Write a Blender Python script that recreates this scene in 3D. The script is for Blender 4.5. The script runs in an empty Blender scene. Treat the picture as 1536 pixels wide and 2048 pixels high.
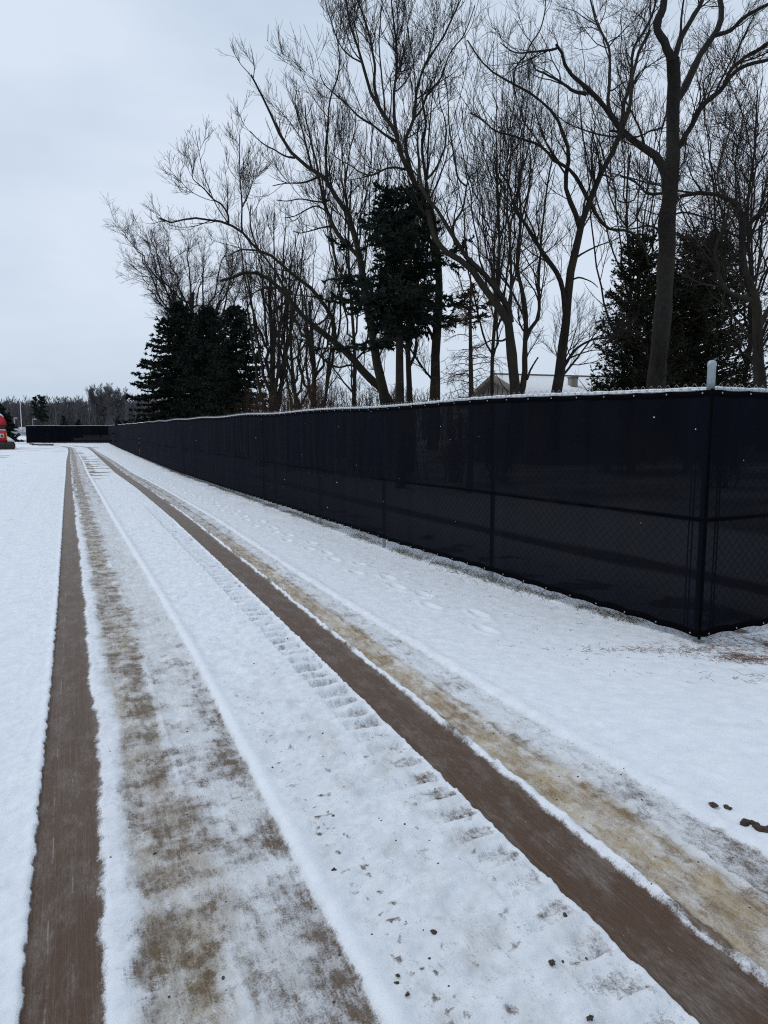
import bpy, math
import numpy as np

# ------------------------------------------------------------------ camera, sky, light
scene = bpy.context.scene
F, HZ, CH = 1400.0, 857.0, 1.6            # focal length (px of the 2048 px high frame), horizon row, eye height
PITCH = math.atan((1024 - HZ) / F)
cam_d = bpy.data.cameras.new("camera")
cam_d.sensor_fit = 'VERTICAL'; cam_d.sensor_height = 24.0; cam_d.lens = F / 2048 * 24.0
cam_d.clip_start = 0.05; cam_d.clip_end = 5000
cam = bpy.data.objects.new("camera", cam_d); scene.collection.objects.link(cam)
cam.location = (0, 0, CH); cam.rotation_euler = (math.pi / 2 - PITCH, 0, 0)
scene.camera = cam

SUN_EL, SUN_ROT = math.radians(48), math.radians(-70)
world = bpy.data.worlds.new("World"); scene.world = world; world.use_nodes = True
wn, wl = world.node_tree.nodes, world.node_tree.links
wn.clear()
w_out = wn.new('ShaderNodeOutputWorld'); w_bg = wn.new('ShaderNodeBackground')
sky = wn.new('ShaderNodeTexSky'); sky.sky_type = 'NISHITA'; sky.sun_disc = False
sky.sun_elevation = SUN_EL; sky.sun_rotation = SUN_ROT; sky.dust_density = 4.0
tc = wn.new('ShaderNodeTexCoord'); mp = wn.new('ShaderNodeMapping'); mp.inputs['Scale'].default_value = (1.0, 1.0, 2.6)
no = wn.new('ShaderNodeTexNoise'); no.inputs['Scale'].default_value = 1.7; no.inputs['Detail'].default_value = 5; no.inputs['Roughness'].default_value = 0.5
cr = wn.new('ShaderNodeValToRGB')
cr.color_ramp.elements[0].position = 0.36; cr.color_ramp.elements[0].color = (5.2, 6.4, 7.75, 1)
cr.color_ramp.elements[1].position = 0.60; cr.color_ramp.elements[1].color = (7.1, 8.0, 9.3, 1)
mx = wn.new('ShaderNodeMixRGB'); mx.inputs['Fac'].default_value = 0.93
w_bg.inputs['Strength'].default_value = 0.1
wl.new(tc.outputs['Generated'], mp.inputs['Vector']); wl.new(mp.outputs[0], no.inputs['Vector'])
wl.new(no.outputs['Fac'], cr.inputs['Fac']); wl.new(sky.outputs[0], mx.inputs[1]); wl.new(cr.outputs[0], mx.inputs[2])
wl.new(mx.outputs[0], w_bg.inputs['Color']); wl.new(w_bg.outputs[0], w_out.inputs['Surface'])

sun_d = bpy.data.lights.new("sun", 'SUN'); sun_d.energy = 0.65; sun_d.angle = math.radians(25); sun_d.color = (1.0, 0.985, 0.96)
sun = bpy.data.objects.new("sun", sun_d); scene.collection.objects.link(sun)
sun.rotation_euler = (math.pi / 2 - SUN_EL, 0, math.radians(70 + 180))
scene.view_settings.view_transform = 'Standard'; scene.view_settings.look = 'None'
scene.view_settings.gamma = 1.0; scene.view_settings.exposure = 0.0
scene.cycles.max_bounces = 6; scene.cycles.transparent_max_bounces = 8; scene.cycles.diffuse_bounces = 3
scene.cycles.use_denoising = False; scene.cycles.filter_width = 1.15

# ------------------------------------------------------------------ helpers
COL = scene.collection

def ray(px, py):
    u = (px - 768) / F; v = (1024 - py) / F
    return np.array([u, math.cos(PITCH) + v * math.sin(PITCH), -math.sin(PITCH) + v * math.cos(PITCH)])

def at(px, py, Y):
    r = ray(px, py); p = r * (Y / r[1]); return np.array([p[0], p[1], p[2] + CH])

def tag(o, label=None, cat=None, group=None, kind=None):
    if label: o['label'] = label
    if cat: o['category'] = cat
    if group: o['group'] = group
    if kind: o['kind'] = kind
    return o

def thing(name, loc, label, cat, group=None, rz=0.0):
    o = bpy.data.objects.new(name, None); COL.objects.link(o); o.location = loc; o.rotation_euler = (0, 0, rz)
    return tag(o, label, cat, group)

def mesh_obj(name, V, Fq, mat, parent=None, smooth=True, origin=None, attrs=None):
    """V (n,3) world or parent-local verts; Fq list of (m,k) index arrays."""
    V = np.asarray(V, dtype=np.float64)
    if origin is not None: V = V - np.asarray(origin)
    if isinstance(Fq, np.ndarray): Fq = [Fq]
    me = bpy.data.meshes.new(name)
    nl = sum(f.size for f in Fq); nf = sum(len(f) for f in Fq)
    me.vertices.add(len(V)); me.vertices.foreach_set('co', V.astype(np.float32).ravel())
    me.loops.add(nl); me.loops.foreach_set('vertex_index', np.concatenate([f.ravel() for f in Fq]).astype(np.int32))
    me.polygons.add(nf)
    tot = np.concatenate([np.full(len(f), f.shape[1]) for f in Fq]).astype(np.int32)
    st = np.concatenate([[0], np.cumsum(tot)[:-1]]).astype(np.int32)
    me.polygons.foreach_set('loop_start', st)
    me.polygons.foreach_set('loop_total', tot)
    me.update(calc_edges=True)
    if smooth: me.polygons.foreach_set('use_smooth', np.ones(nf, dtype=bool))
    for k, a in (attrs or {}).items():
        at_ = me.attributes.new(k, 'FLOAT', 'POINT'); at_.data.foreach_set('value', a.astype(np.float32).ravel())
    if mat is not None:
        for m in (mat if isinstance(mat, (list, tuple)) else [mat]): me.materials.append(m)
    o = bpy.data.objects.new(name, me); COL.objects.link(o)
    if parent is not None: o.parent = parent
    return o

class MB:
    """collects simple solids into one mesh"""
    def __init__(s): s.V = []; s.F = {}; s.n = 0
    def add(s, V, faces):
        for f in faces: s.F.setdefault(len(f), []).append([i + s.n for i in f])
        s.V.append(np.asarray(V, float)); s.n += len(V); return s
    def box(s, c, size, rz=0.0, taper=1.0, bevel=0.0):
        x, y, z = np.array(size) / 2.0
        if bevel > 0:
            b = bevel; pr = [(x, y - b), (x - b, y), (-x + b, y), (-x, y - b), (-x, -y + b), (-x + b, -y), (x - b, -y), (x, -y + b)]
            lv = [(-z, 1 - b / max(x, y)), (-z + b, 1), (z - b, taper), (z, taper * (1 - b / max(x, y)))]
            V = [(px * k, py * k, zz) for zz, k in lv for px, py in pr]
            Fs = [[l * 8 + i, l * 8 + (i + 1) % 8, (l + 1) * 8 + (i + 1) % 8, (l + 1) * 8 + i] for l in range(3) for i in range(8)]
            Fs = [f[::-1] for f in Fs] + [list(range(8)), list(range(31, 23, -1))]
        else:
            V = [(sx * x * (taper if sz > 0 else 1), sy * y * (taper if sz > 0 else 1), sz * z) for sz in (-1, 1) for sx, sy in ((-1, -1), (1, -1), (1, 1), (-1, 1))]
            Fs = [[0, 3, 2, 1], [4, 5, 6, 7], [0, 1, 5, 4], [1, 2, 6, 5], [2, 3, 7, 6], [3, 0, 4, 7]]
        V = np.array(V); ca, sa = math.cos(rz), math.sin(rz)
        V = np.stack([V[:, 0] * ca - V[:, 1] * sa, V[:, 0] * sa + V[:, 1] * ca, V[:, 2]], 1) + np.array(c)
        return s.add(V, Fs)
    def prism(s, prof, a, b):
        """prof: list of (x,z); extruded along y from a to b"""
        n = len(prof); V = [(x, a, z) for x, z in prof] + [(x, b, z) for x, z in prof]
        Fs = [[i, (i + 1) % n, n + (i + 1) % n, n + i] for i in range(n)] + [list(range(n))[::-1], list(range(n, 2 * n))]
        return s.add(V, Fs)
    def lathe(s, prof, c=(0, 0, 0), seg=16):
        """prof: list of (r,z)"""
        V = [(r * math.cos(2 * math.pi * k / seg) + c[0], r * math.sin(2 * math.pi * k / seg) + c[1], z + c[2]) for r, z in prof for k in range(seg)]
        Fs = [[l * seg + k, l * seg + (k + 1) % seg, (l + 1) * seg + (k + 1) % seg, (l + 1) * seg + k] for l in range(len(prof) - 1) for k in range(seg)]
        Fs += [list(range(seg))[::-1], list(range((len(prof) - 1) * seg, len(prof) * seg))]
        return s.add(V, Fs)
    def tube(s, pts, r, seg=8):
        V, Fs = tubes(np.array(pts, float)[None], np.full((1, len(pts)), r) if np.isscalar(r) else np.array(r, float)[None], seg, caps=False)
        s.add(V, Fs[0].tolist()); return s
    def build(s, name, mat, parent=None, smooth=False):
        V = np.concatenate(s.V); return mesh_obj(name, V, [np.array(v) for v in s.F.values()], mat, parent, smooth)

def nrm(a): return a / (np.linalg.norm(a, axis=-1, keepdims=True) + 1e-9)

def tubes(P, R, sides=3, caps=True, seed=0):
    N, K, _ = P.shape
    T = np.empty_like(P); T[:, 1:-1] = P[:, 2:] - P[:, :-2]; T[:, 0] = P[:, 1] - P[:, 0]; T[:, -1] = P[:, -1] - P[:, -2]
    T = nrm(T); m = nrm(P[:, -1] - P[:, 0])
    ref = np.where(np.abs(m[:, 2:3]) < 0.75, np.array([[0, 0, 1.0]]), np.array([[1.0, 0.13, 0]]))
    ref = np.repeat(ref[:, None, :], K, 1)
    U = nrm(np.cross(T, ref)); W = np.cross(T, U)
    a = np.arange(sides) * 2 * math.pi / sides
    V = P[:, :, None, :] + R[:, :, None, None] * (U[:, :, None, :] * np.cos(a)[None, None, :, None] + W[:, :, None, :] * np.sin(a)[None, None, :, None])
    idx = np.arange(N * K * sides).reshape(N, K, sides)
    q = np.stack([idx[:, :-1], np.roll(idx, -1, 2)[:, :-1], np.roll(idx, -1, 2)[:, 1:], idx[:, 1:]], -1).reshape(-1, 4)
    return V.reshape(-1, 3), [q]

def resample(pts, K, smooth=True):
    p = np.asarray(pts, float)
    if smooth and len(p) > 2:
        q = [p[0]]
        pp = np.vstack([2 * p[0] - p[1], p, 2 * p[-1] - p[-2]])
        for i in range(1, len(pp) - 2):
            for t in np.linspace(0, 1, 7)[1:]:
                a, b, c, d = pp[i - 1], pp[i], pp[i + 1], pp[i + 2]
                q.append(0.5 * ((2 * b) + (c - a) * t + (2 * a - 5 * b + 4 * c - d) * t * t + (3 * b - a - 3 * c + d) * t ** 3))
        p = np.array(q)
    s = np.concatenate([[0], np.cumsum(np.linalg.norm(np.diff(p, axis=0), axis=1))])
    t = np.linspace(0, s[-1], K)
    return np.stack([np.interp(t, s, p[:, k]) for k in range(p.shape[1])], 1)

_pt = np.random.RandomState(7).permutation(4096)
_pv = np.random.RandomState(8).rand(4096)
_pa = np.random.RandomState(9).rand(4096) * 2 * math.pi
_gx, _gy = np.cos(_pa), np.sin(_pa)
def gnoise(x, y, seed=0):
    xi = np.floor(x).astype(np.int64); yi = np.floor(y).astype(np.int64); fx = x - xi; fy = y - yi
    ux = fx * fx * fx * (fx * (fx * 6 - 15) + 10); uy = fy * fy * fy * (fy * (fy * 6 - 15) + 10)
    def g(a, b, dx, dy):
        h = _pt[(_pt[(a + seed * 131) & 4095] + b) & 4095]; return _gx[h] * dx + _gy[h] * dy
    v = (g(xi, yi, fx, fy) * (1 - ux) + g(xi + 1, yi, fx - 1, fy) * ux) * (1 - uy) + (g(xi, yi + 1, fx, fy - 1) * (1 - ux) + g(xi + 1, yi + 1, fx - 1, fy - 1) * ux) * uy
    return 0.5 + 0.85 * v
def vnoise(x, y, seed=0):
    xi = np.floor(x).astype(np.int64); yi = np.floor(y).astype(np.int64); return _pv[_pt[(_pt[(xi + seed * 131) & 4095] + yi) & 4095]]
def fbm(x, y, o=3, seed=0):
    v = 0; a = 1; t = 0
    for k in range(o):
        c, q = math.cos(0.65 * k), math.sin(0.65 * k); f = 2.03 ** k
        v = v + a * gnoise((x * c - y * q) * f + 17.3 * k, (x * q + y * c) * f + 5.7 * k, seed + k); t += a; a *= 0.55
    return v / t
def sst(a, b, x):
    t = np.clip((x - a) / (b - a), 0, 1); return t * t * (3 - 2 * t)
def band(x, a, b, w):
    return sst(a - w, a + w, x) * (1 - sst(b - w, b + w, x))

# ------------------------------------------------------------------ materials
class NT:
    def __init__(s, name):
        s.m = bpy.data.materials.new(name); s.m.use_nodes = True; s.n = s.m.node_tree.nodes; s.l = s.m.node_tree.links
        s.b = s.n['Principled BSDF']; s.out = s.n['Material Output']
    def node(s, t, **kw):
        n = s.n.new(t)
        for k, v in kw.items():
            if k.startswith('i_'): n.inputs[k[2:].replace('_', ' ')].default_value = v
            elif k.startswith('x'): n.inputs[int(k[1:])].default_value = v
            else: setattr(n, k, v)
        return n
    def link(s, a, b): s.l.new(a, b)
    def attr(s, name): return s.node('ShaderNodeAttribute', attribute_name=name).outputs['Fac']
    def math(s, op, a, b=None, c=None, clamp=False):
        n = s.node('ShaderNodeMath', operation=op, use_clamp=clamp)
        for i, v in enumerate((a, b, c)):
            if v is None: continue
            if isinstance(v, (int, float)): n.inputs[i].default_value = v
            else: s.link(v, n.inputs[i])
        return n.outputs[0]
    def noise(s, vec, scale, detail=3, rough=0.55, dist=0.0):
        n = s.node('ShaderNodeTexNoise', i_Scale=scale, i_Detail=detail, i_Roughness=rough, i_Distortion=dist)
        if vec is not None: s.link(vec, n.inputs['Vector'])
        return n.outputs['Fac']
    def ramp(s, fac, stops):
        n = s.node('ShaderNodeValToRGB'); e = n.color_ramp.elements
        while len(e) < len(stops): e.new(0.5)
        for i, (p, c) in enumerate(stops): e[i].position = p; e[i].color = (*c, 1)
        s.link(fac, n.inputs['Fac']); return n.outputs['Color']
    def mix(s, fac, a, b, mode='MIX'):
        n = s.node('ShaderNodeMixRGB', blend_type=mode)
        for i, v in ((0, fac), (1, a), (2, b)):
            if isinstance(v, (int, float)): n.inputs[i].default_value = v
            elif isinstance(v, tuple): n.inputs[i].default_value = (*v, 1)
            else: s.link(v, n.inputs[i])
        return n.outputs[0]
    def maprange(s, v, a, b, c=0.0, d=1.0, smooth=False):
        n = s.node('ShaderNodeMapRange'); n.interpolation_type = 'SMOOTHSTEP' if smooth else 'LINEAR'
        s.link(v, n.inputs[0])
        for i, q in ((1, a), (2, b), (3, c), (4, d)): n.inputs[i].default_value = q
        return n.outputs[0]
    def bump(s, h, strength, dist):
        n = s.node('ShaderNodeBump', i_Strength=strength, i_Distance=dist); s.link(h, n.inputs['Height']); s.link(n.outputs[0], s.b.inputs['Normal'])
    def obj(s): return s.node('ShaderNodeTexCoord').outputs['Object']
    def pos(s): return s.node('ShaderNodeNewGeometry').outputs['Position']

def simple(name, c1, c2, scale=20, rough=0.6, metal=0.0, bump=0.0, spec=0.5, detail=4):
    m = NT(name); f = m.noise(m.pos(), scale, detail)
    m.link(m.ramp(f, [(0.3, c1), (0.7, c2)]), m.b.inputs['Base Color'])
    m.b.inputs['Roughness'].default_value = rough; m.b.inputs['Metallic'].default_value = metal
    m.b.inputs['Specular IOR Level'].default_value = spec
    if bump: m.bump(f, bump, 0.01)
    return m.m

def bark_mat(name, c1, c2, moss=0.0, snow=0.0):
    m = NT(name); p = m.pos()
    mp = m.node('ShaderNodeMapping'); mp.inputs['Scale'].default_value = (1, 1, 0.22); m.link(p, mp.inputs['Vector'])
    f = m.noise(mp.outputs[0], 22, 6, 0.65); col = m.ramp(f, [(0.3, c1), (0.72, c2)])
    g = m.noise(p, 1.3, 3)
    if moss: col = m.mix(m.maprange(g, 0.46, 0.62, 0, moss), col, (0.036, 0.034, 0.014))
    if snow:
        ge = m.node('ShaderNodeNewGeometry'); sp = m.node('ShaderNodeSeparateXYZ'); m.link(ge.outputs['Normal'], sp.inputs[0])
        up = m.maprange(sp.outputs[2], 0.55, 0.95, 0, snow); k = m.maprange(m.noise(p, 9, 3), 0.45, 0.6)
        col = m.mix(m.math('MULTIPLY', up, k), col, (0.6, 0.62, 0.66))
    m.link(col, m.b.inputs['Base Color']); m.b.inputs['Roughness'].default_value = 0.9; m.b.inputs['Specular IOR Level'].default_value = 0.2
    m.bump(f, 0.6, 0.02); return m.m

BARK = bark_mat('bark_grey_brown', (0.010, 0.008, 0.0065), (0.033, 0.028, 0.023), 0.5, 0.12)
BARK_OAK = bark_mat('bark_oak', (0.009, 0.008, 0.007), (0.032, 0.028, 0.025), 0.2, 0.3)
TWIG = simple('twig_bark', (0.018, 0.014, 0.012), (0.042, 0.034, 0.030), 3, 0.9, spec=0.1)
TWIG_RED = simple('twig_bark_reddish', (0.05, 0.026, 0.019), (0.10, 0.058, 0.042), 3, 0.9, spec=0.1)
TWIG_HAZED = simple('twig_bark_hazed', (0.085, 0.082, 0.085), (0.145, 0.14, 0.145), 0.2, 0.95, spec=0.0)  # far twigs paler and greyer: distance haze put into the bark colour
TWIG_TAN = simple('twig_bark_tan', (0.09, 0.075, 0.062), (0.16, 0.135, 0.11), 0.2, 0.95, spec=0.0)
NEEDLE = simple('spruce_needles', (0.006, 0.010, 0.007), (0.020, 0.032, 0.023), 6, 0.8, spec=0.15)
NEEDLE_B = simple('cedar_needles', (0.012, 0.014, 0.008), (0.038, 0.040, 0.022), 5, 0.8, spec=0.15)
SNOW = simple('snow_plain', (0.78, 0.80, 0.83), (0.86, 0.87, 0.89), 14, 0.75, bump=0.3, spec=0.25)
GALV = simple('galvanised_steel', (0.30, 0.32, 0.35), (0.46, 0.49, 0.52), 30, 0.45, 0.6)
GALV_PALE = simple('galvanised_post_paint', (0.27, 0.31, 0.34), (0.37, 0.41, 0.45), 25, 0.45, 0.3)
WIRE = simple('wire_galvanised', (0.22, 0.22, 0.21), (0.42, 0.42, 0.40), 40, 0.5, 0.5)
RAILM = simple('rail_dark_steel', (0.05, 0.05, 0.055), (0.10, 0.10, 0.105), 30, 0.5, 0.5)
SIDING = simple('house_siding', (0.24, 0.205, 0.175), (0.31, 0.27, 0.235), 3, 0.8)
TRIM = simple('house_trim', (0.12, 0.10, 0.09), (0.18, 0.155, 0.14), 6, 0.8)
REDP = simple('red_paint', (0.42, 0.012, 0.022), (0.60, 0.02, 0.035), 2, 0.4)
BLACKM = simple('black_rubber', (0.012, 0.012, 0.012), (0.03, 0.028, 0.026), 8, 0.8)
MUDM = simple('caked_mud', (0.035, 0.024, 0.016), (0.09, 0.06, 0.04), 10, 0.9, bump=0.5)
YEL = simple('yellow_stripe', (0.55, 0.33, 0.03), (0.65, 0.42, 0.06), 5, 0.5)
WHITEP = simple('white_paint', (0.62, 0.62, 0.62), (0.75, 0.75, 0.75), 4, 0.6)
GREYP = simple('grey_paint', (0.30, 0.31, 0.33), (0.40, 0.41, 0.43), 4, 0.6)
GLASSD = simple('dark_window', (0.02, 0.022, 0.026), (0.04, 0.042, 0.05), 4, 0.15)
STRAW = simple('dead_grass', (0.10, 0.075, 0.04), (0.24, 0.19, 0.11), 6, 0.9, spec=0.1)
NEEDLE_BROWN = simple('fallen_pine_needles', (0.13, 0.055, 0.025), (0.26, 0.13, 0.07), 9, 0.9, spec=0.1)

def fabric_mat(name, trans):
    m = NT(name); p = m.pos()
    fi = m.noise(p, 260, 2); big = m.noise(p, 1.1, 3)
    mp = m.node('ShaderNodeMapping'); mp.inputs['Scale'].default_value = (1, 1, 0.03); m.link(p, mp.inputs['Vector'])
    fold = m.noise(mp.outputs[0], 5, 3)
    c = m.ramp(fold, [(0.3, (0.0026, 0.0030, 0.0056)), (0.7, (0.0056, 0.0062, 0.0115))])
    c = m.mix(m.maprange(fi, 0.35, 0.7, 0, 0.5), c, (0.0065, 0.0068, 0.009))
    c = m.mix(m.maprange(big, 0.5, 0.68, 0, 0.30), c, (0.008, 0.0076, 0.008))
    # faint pale dust stains left by wind-blown snow
    st = m.noise(p, 3.2, 5, 0.7); c = m.mix(m.maprange(st, 0.64, 0.78, 0, 0.05), c, (0.05, 0.05, 0.055))
    m.link(c, m.b.inputs['Base Color']); m.b.inputs['Roughness'].default_value = 0.95; m.b.inputs['Specular IOR Level'].default_value = 0.02
    m.bump(fi, 0.1, 0.002)
    m.b.inputs['Sheen Weight'].default_value = 0.014; m.b.inputs['Sheen Roughness'].default_value = 0.4; m.b.inputs['Sheen Tint'].default_value = (0.55, 0.62, 1.0, 1)
    tr = m.node('ShaderNodeBsdfTransparent'); mxs = m.node('ShaderNodeMixShader')
    t = m.math('MULTIPLY', m.maprange(fi, 0.35, 0.7, 0.6, 1.5), trans)
    # an open weave seen along its plane closes up
    lw = m.node('ShaderNodeLayerWeight', i_Blend=0.5)
    t = m.math('MULTIPLY', t, m.maprange(lw.outputs['Facing'], 0.45, 0.85, 1.0, 0.05))
    m.link(t, mxs.inputs[0]); m.link(m.b.outputs[0], mxs.inputs[1]); m.link(tr.outputs[0], mxs.inputs[2]); m.link(mxs.outputs[0], m.out.inputs['Surface'])
    return m.m
FABRIC = fabric_mat('privacy_mesh_fabric', 0.017)
HEM = simple('black_webbing', (0.0015, 0.0015, 0.0022), (0.0035, 0.0035, 0.0045), 60, 0.95, spec=0.03)

# ------------------------------------------------------------------ the ground
A25 = math.radians(25); C25, S25 = math.cos(A25), math.sin(A25)
def to_road(X, Y): return X * C25 + Y * S25, -X * S25 + Y * C25
def to_world(d, s): return d * C25 - s * S25, d * S25 + s * C25
SS = [0, 2, 3, 5, 7, 12.8, 20, 27, 38, 54, 69, 90]
B_LL = [-.18, -.17, -.15, -.10, -.06, .03, .14, .26, .42, .76, .9, 1.0]
B_LR = [.72, .73, .75, .80, .82, .84, .9, .95, 1.13, 1.3, 1.4, 1.5]
B_RD = [1.47, 1.53, 1.56, 1.63, 1.69, 1.83, 1.92, 1.9, 2.05, 2.3, 2.4, 2.4]
B_RW = [1.77, 1.82, 1.84, 1.90, 1.97, 2.12, 2.2, 2.2, 2.35, 2.45, 2.5, 2.5]
B_RR = [2.37, 2.36, 2.34, 2.34, 2.36, 2.51, 2.54, 2.47, 2.6, 2.64, 2.7, 2.7]
FEN = [(4.33, 3.67), (4.09, 5.9), (3.97, 8.03), (3.87, 13.77), (3.83, 25.7), (4.03, 35.1), (4.45, 55), (5.16, 81.1)]   # fence line (d, s)

def lanes(d, s):
    de = d + 0.0105 * np.maximum(s - 62, 0) ** 2
    b = [np.interp(s, SS, q) for q in (B_LL, B_LR, B_RD, B_RW, B_RR)]
    e = np.where(de < b[0], de - b[0],
        np.where(de < b[1], 0.9 * (de - b[0]) / (b[1] - b[0]),
        np.where(de < b[2], 0.9 + 0.75 * (de - b[1]) / (b[2] - b[1]),
        np.where(de < b[3], 1.65 + 0.30 * (de - b[2]) / (b[3] - b[2]),
        np.where(de < b[4], 1.95 + 0.55 * (de - b[3]) / (b[4] - b[3]), 2.5 + de - b[4])))))
    return e

def ground_fields(d, s, X, Y):
    e = lanes(d, s)
    w = (fbm(s * 9, e * 9, 3, 3) - 0.5)
    ew = e + w * 0.028
    wf = (fbm(s * 1.4, e * 2.0, 3, 11) - 0.5)
    patch = fbm(s * 2.6, e * 4.0, 4, 21)
    cross = fbm(s * 7.0, e * 2.2, 3, 31)
    far = sst(9, 22, s)
    soft = 0.012 + 0.02 * far
    cov = np.zeros_like(e); tone = np.full_like(e, 0.35)
    # left wheel zone: dark mud, thin snow, brown mud, grey slush
    l1 = sst(-soft * 0.5, soft * 0.5, ew) * (1 - sst(0.205, 0.265, ew + wf * 0.07))
    l2 = band(ew, 0.245, 0.33, 0.02)
    l3 = sst(0.29, 0.37, ew + wf * 0.10) * (1 - sst(0.52, 0.68, ew + wf * 0.22))
    l4 = band(ew, 0.59, 0.90, 0.012) * (1 - l3)
    cov += l1 * (1.05 - 0.12 * far)
    cov += l2 * (0.12 + 0.45 * far + 0.5 * (cross - 0.5))
    cov += l3 * (0.54 + 0.45 * (patch - 0.5) + 0.7 * (fbm(s * 5.5, e * 7.0, 3, 22) - 0.5) + 0.8 * (cross - 0.5) + 0.12 * far)
    near = 1 - sst(2.2, 6.0, s)
    cov += l4 * (0.17 + 0.5 * (fbm(s * 6, e * 9.0, 3, 23) - 0.5) + 0.55 * (patch - 0.5) + 0.22 * near + 0.5 * (cross - 0.5) - 0.12 * sst(5, 9, s) * (1 - far) + 0.25 * far)
    cov += sst(0.68, 0.89, ew + wf * 0.10) * (1 - sst(0.888, 0.906, ew)) * (0.07 + 0.36 * near * sst(0.25, 0.8, fbm(s * 3.1 + e * 2, e * 5, 4, 5)))
    # right wheel zone
    r1 = sst(1.645, 1.655, e + w * 0.012) * (1 - sst(1.925, 1.955, ew + wf * 0.03))
    r2 = sst(1.965, 1.995, ew + wf * 0.04) * (1 - sst(2.14, 2.30, ew + wf * 0.12))
    r3 = band(ew, 2.20, 2.49, 0.02)
    cov += r1 * (1.05 - 0.1 * far)
    cov += band(ew, 1.945, 1.985, 0.010) * (0.12 + 0.7 * sst(0.5, 0.68, fbm(s * 1.1, e * 0, 3, 9)) + 0.45 * far)
    cov += r2 * (0.42 + 0.8 * (patch - 0.5) + 0.25 * (cross - 0.5))
    cov += r3 * (0.30 + 0.65 * (patch - 0.5) + 0.36 * (1 - sst(1.2, 2.6, s)) * (e > 2.3) + 0.3 * (cross - 0.5) + 0.28 * far)
    tone = tone * 0 + 0.30
    tone = 0.30 - 0.20 * (1 - sst(0.24, 0.32, e)) + 0.24 * sst(0.30, 0.38, e) * (1 - sst(0.50, 0.68, e + wf * 0.2)) - 0.24 * sst(1.5, 1.64, e) * (1 - sst(1.93, 1.98, e))
    tone += sst(1.93, 2.02, e) * (1 - sst(2.16, 2.34, e + wf * 0.12)) * (0.70 * (1 - sst(7, 14, s)))
    tone = np.clip(tone + 0.25 * (fbm(s * 0.9, e * 3, 3, 77) - 0.5), 0, 1)
    # grouser pad marks beside the right wheel strip
    ph = s / 0.165; fr = ph - np.floor(ph)
    padw = sst(0.12, 0.20, fr) * (1 - sst(0.60, 0.88, fr))
    pad = padw * band(e + 0.02 * (vnoise(np.floor(ph), 0 * s + 1, 9) - 0.5), 1.45, 1.632, 0.010) * (1 - sst(13, 17, s))
    edge = sst(0.50, 0.60, fr) * (1 - sst(0.80, 0.92, fr)) * band(e, 1.46, 1.632, 0.010) * (1 - sst(12, 17, s)); cov += (pad * 0.08 + edge * 0.22) * sst(2.8, 4.5, s)  # shading of the pad dents and their edges painted as soil tone
    padn = 1 - sst(3.0, 5.0, s)
    rnd = vnoise(np.floor(ph) * 1.7, 0 * s + 3.3, 6)
    cov += pad * padn * (0.16 + 0.26 * rnd + 0.3 * (fbm(s * 45, e * 45, 2, 14) - 0.5)) * sst(1.42, 1.56, e)
    # centre strip: churned snow with bits of soil showing
    cen = band(e, 0.98, 1.64, 0.03)
    cov += cen * (0.08 + 0.10 * near + 0.25 * (fbm(s * 5, e * 5, 3, 41) - 0.5))
    pn = fbm(s * 13, e * 11, 3, 55)
    cov += cen * sst(0.70, 0.78, pn) * 0.35 * near + band(e, 1.02, 1.12, 0.02) * near * sst(0.64, 0.72, fbm(s * 26, e * 26, 2, 57)) * 0.5
    # far end: bare scratches between the tracks
    cov += band(e, 0.95, 1.62, 0.05) * band(s, 24, 46, 2.0) * (0.75 * sst(0.52, 0.66, fbm(s * 1.1, e * 0.8, 2, 61)))
    cov += band(e, 0.92, 1.15, 0.06) * band(s, 27, 55, 3.0) * 0.6 * sst(0.42, 0.6, fbm(s * 0.7, e * 3, 2, 63))
    # churned ground far left by the machine
    m1 = sst(0.56, 0.70, fbm(X * 0.45, Y * 0.16, 4, 71)) * band(Y, 31, 64, 3) * (1 - sst(-19.5, -17, X + (Y - 40) * 0.30))
    cov += m1 * 0.75
    cov += (e < -0.1) * (0.55 * sst(0.70, 0.76, fbm(X * 1.1, Y * 2.5, 3, 73))) * (s > 9) * (s < 40)
    # road and verge beyond the fence end
    cov += band(Y, 84, 101, 1.2) * (X < -30) * 0.75 + band(Y, 148, 156, 2) * (X < -30) * 0.8
    # strip by the fence: thin snow, litter, exposed grass
    fd = np.interp(s, [q[1] for q in FEN], [q[0] for q in FEN])
    g = d - fd
    gn = fbm(s * 3.2, d * 5, 4, 81)
    lit = np.exp(-((g + 0.0) / 0.13) ** 2) * (s > 3.2)
    cov += lit * (0.30 + 0.7 * (gn - 0.45))
    cov += np.exp(-((g + 0.18) / 0.30) ** 2) * sst(9, 13, s) * (0.36 * sst(0.50, 0.66, fbm(s * 1.5, d * 3.5, 4, 83)))
    cs = np.exp(-(((X - 2.9) / 0.75) ** 2 + ((Y - 4.7) / 0.5) ** 2)); cov += cs * 0.42 * sst(0.42, 0.60, fbm(X * 7, Y * 16, 4, 85))
    cov += (e > 2.7) * (g < 0) * 0.4 * sst(0.745, 0.80, fbm(X * 6, Y * 9, 3, 87)) * sst(2.9, 3.6, e)
    # behind the fence: a dark band running along it and rough ground
    cov += band(g, 1.9, 2.45, 0.08) * 0.9 + (g > 5.5) * (0.55 + 0.8 * (fbm(X * 0.5, Y * 0.5, 3, 89) - 0.5)) * (s < 60)
    cov += band(g, 0.25, 1.2, 0.2) * sst(0.5, 0.62, fbm(X * 1.5, Y * 1.5, 3, 91)) * 0.8
    tone = np.where(g > -0.6, 0.42, tone)
    tint = l2 * 0.15 + l3 * 1.0 + l4 * (0.62 + 0.6 * (fbm(s * 1.7, e * 5, 3, 131) - 0.5)) + r2 * 1.0 + r3 * (0.42 + 0.5 * (fbm(s * 1.2, e * 5, 3, 133) - 0.5))
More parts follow.
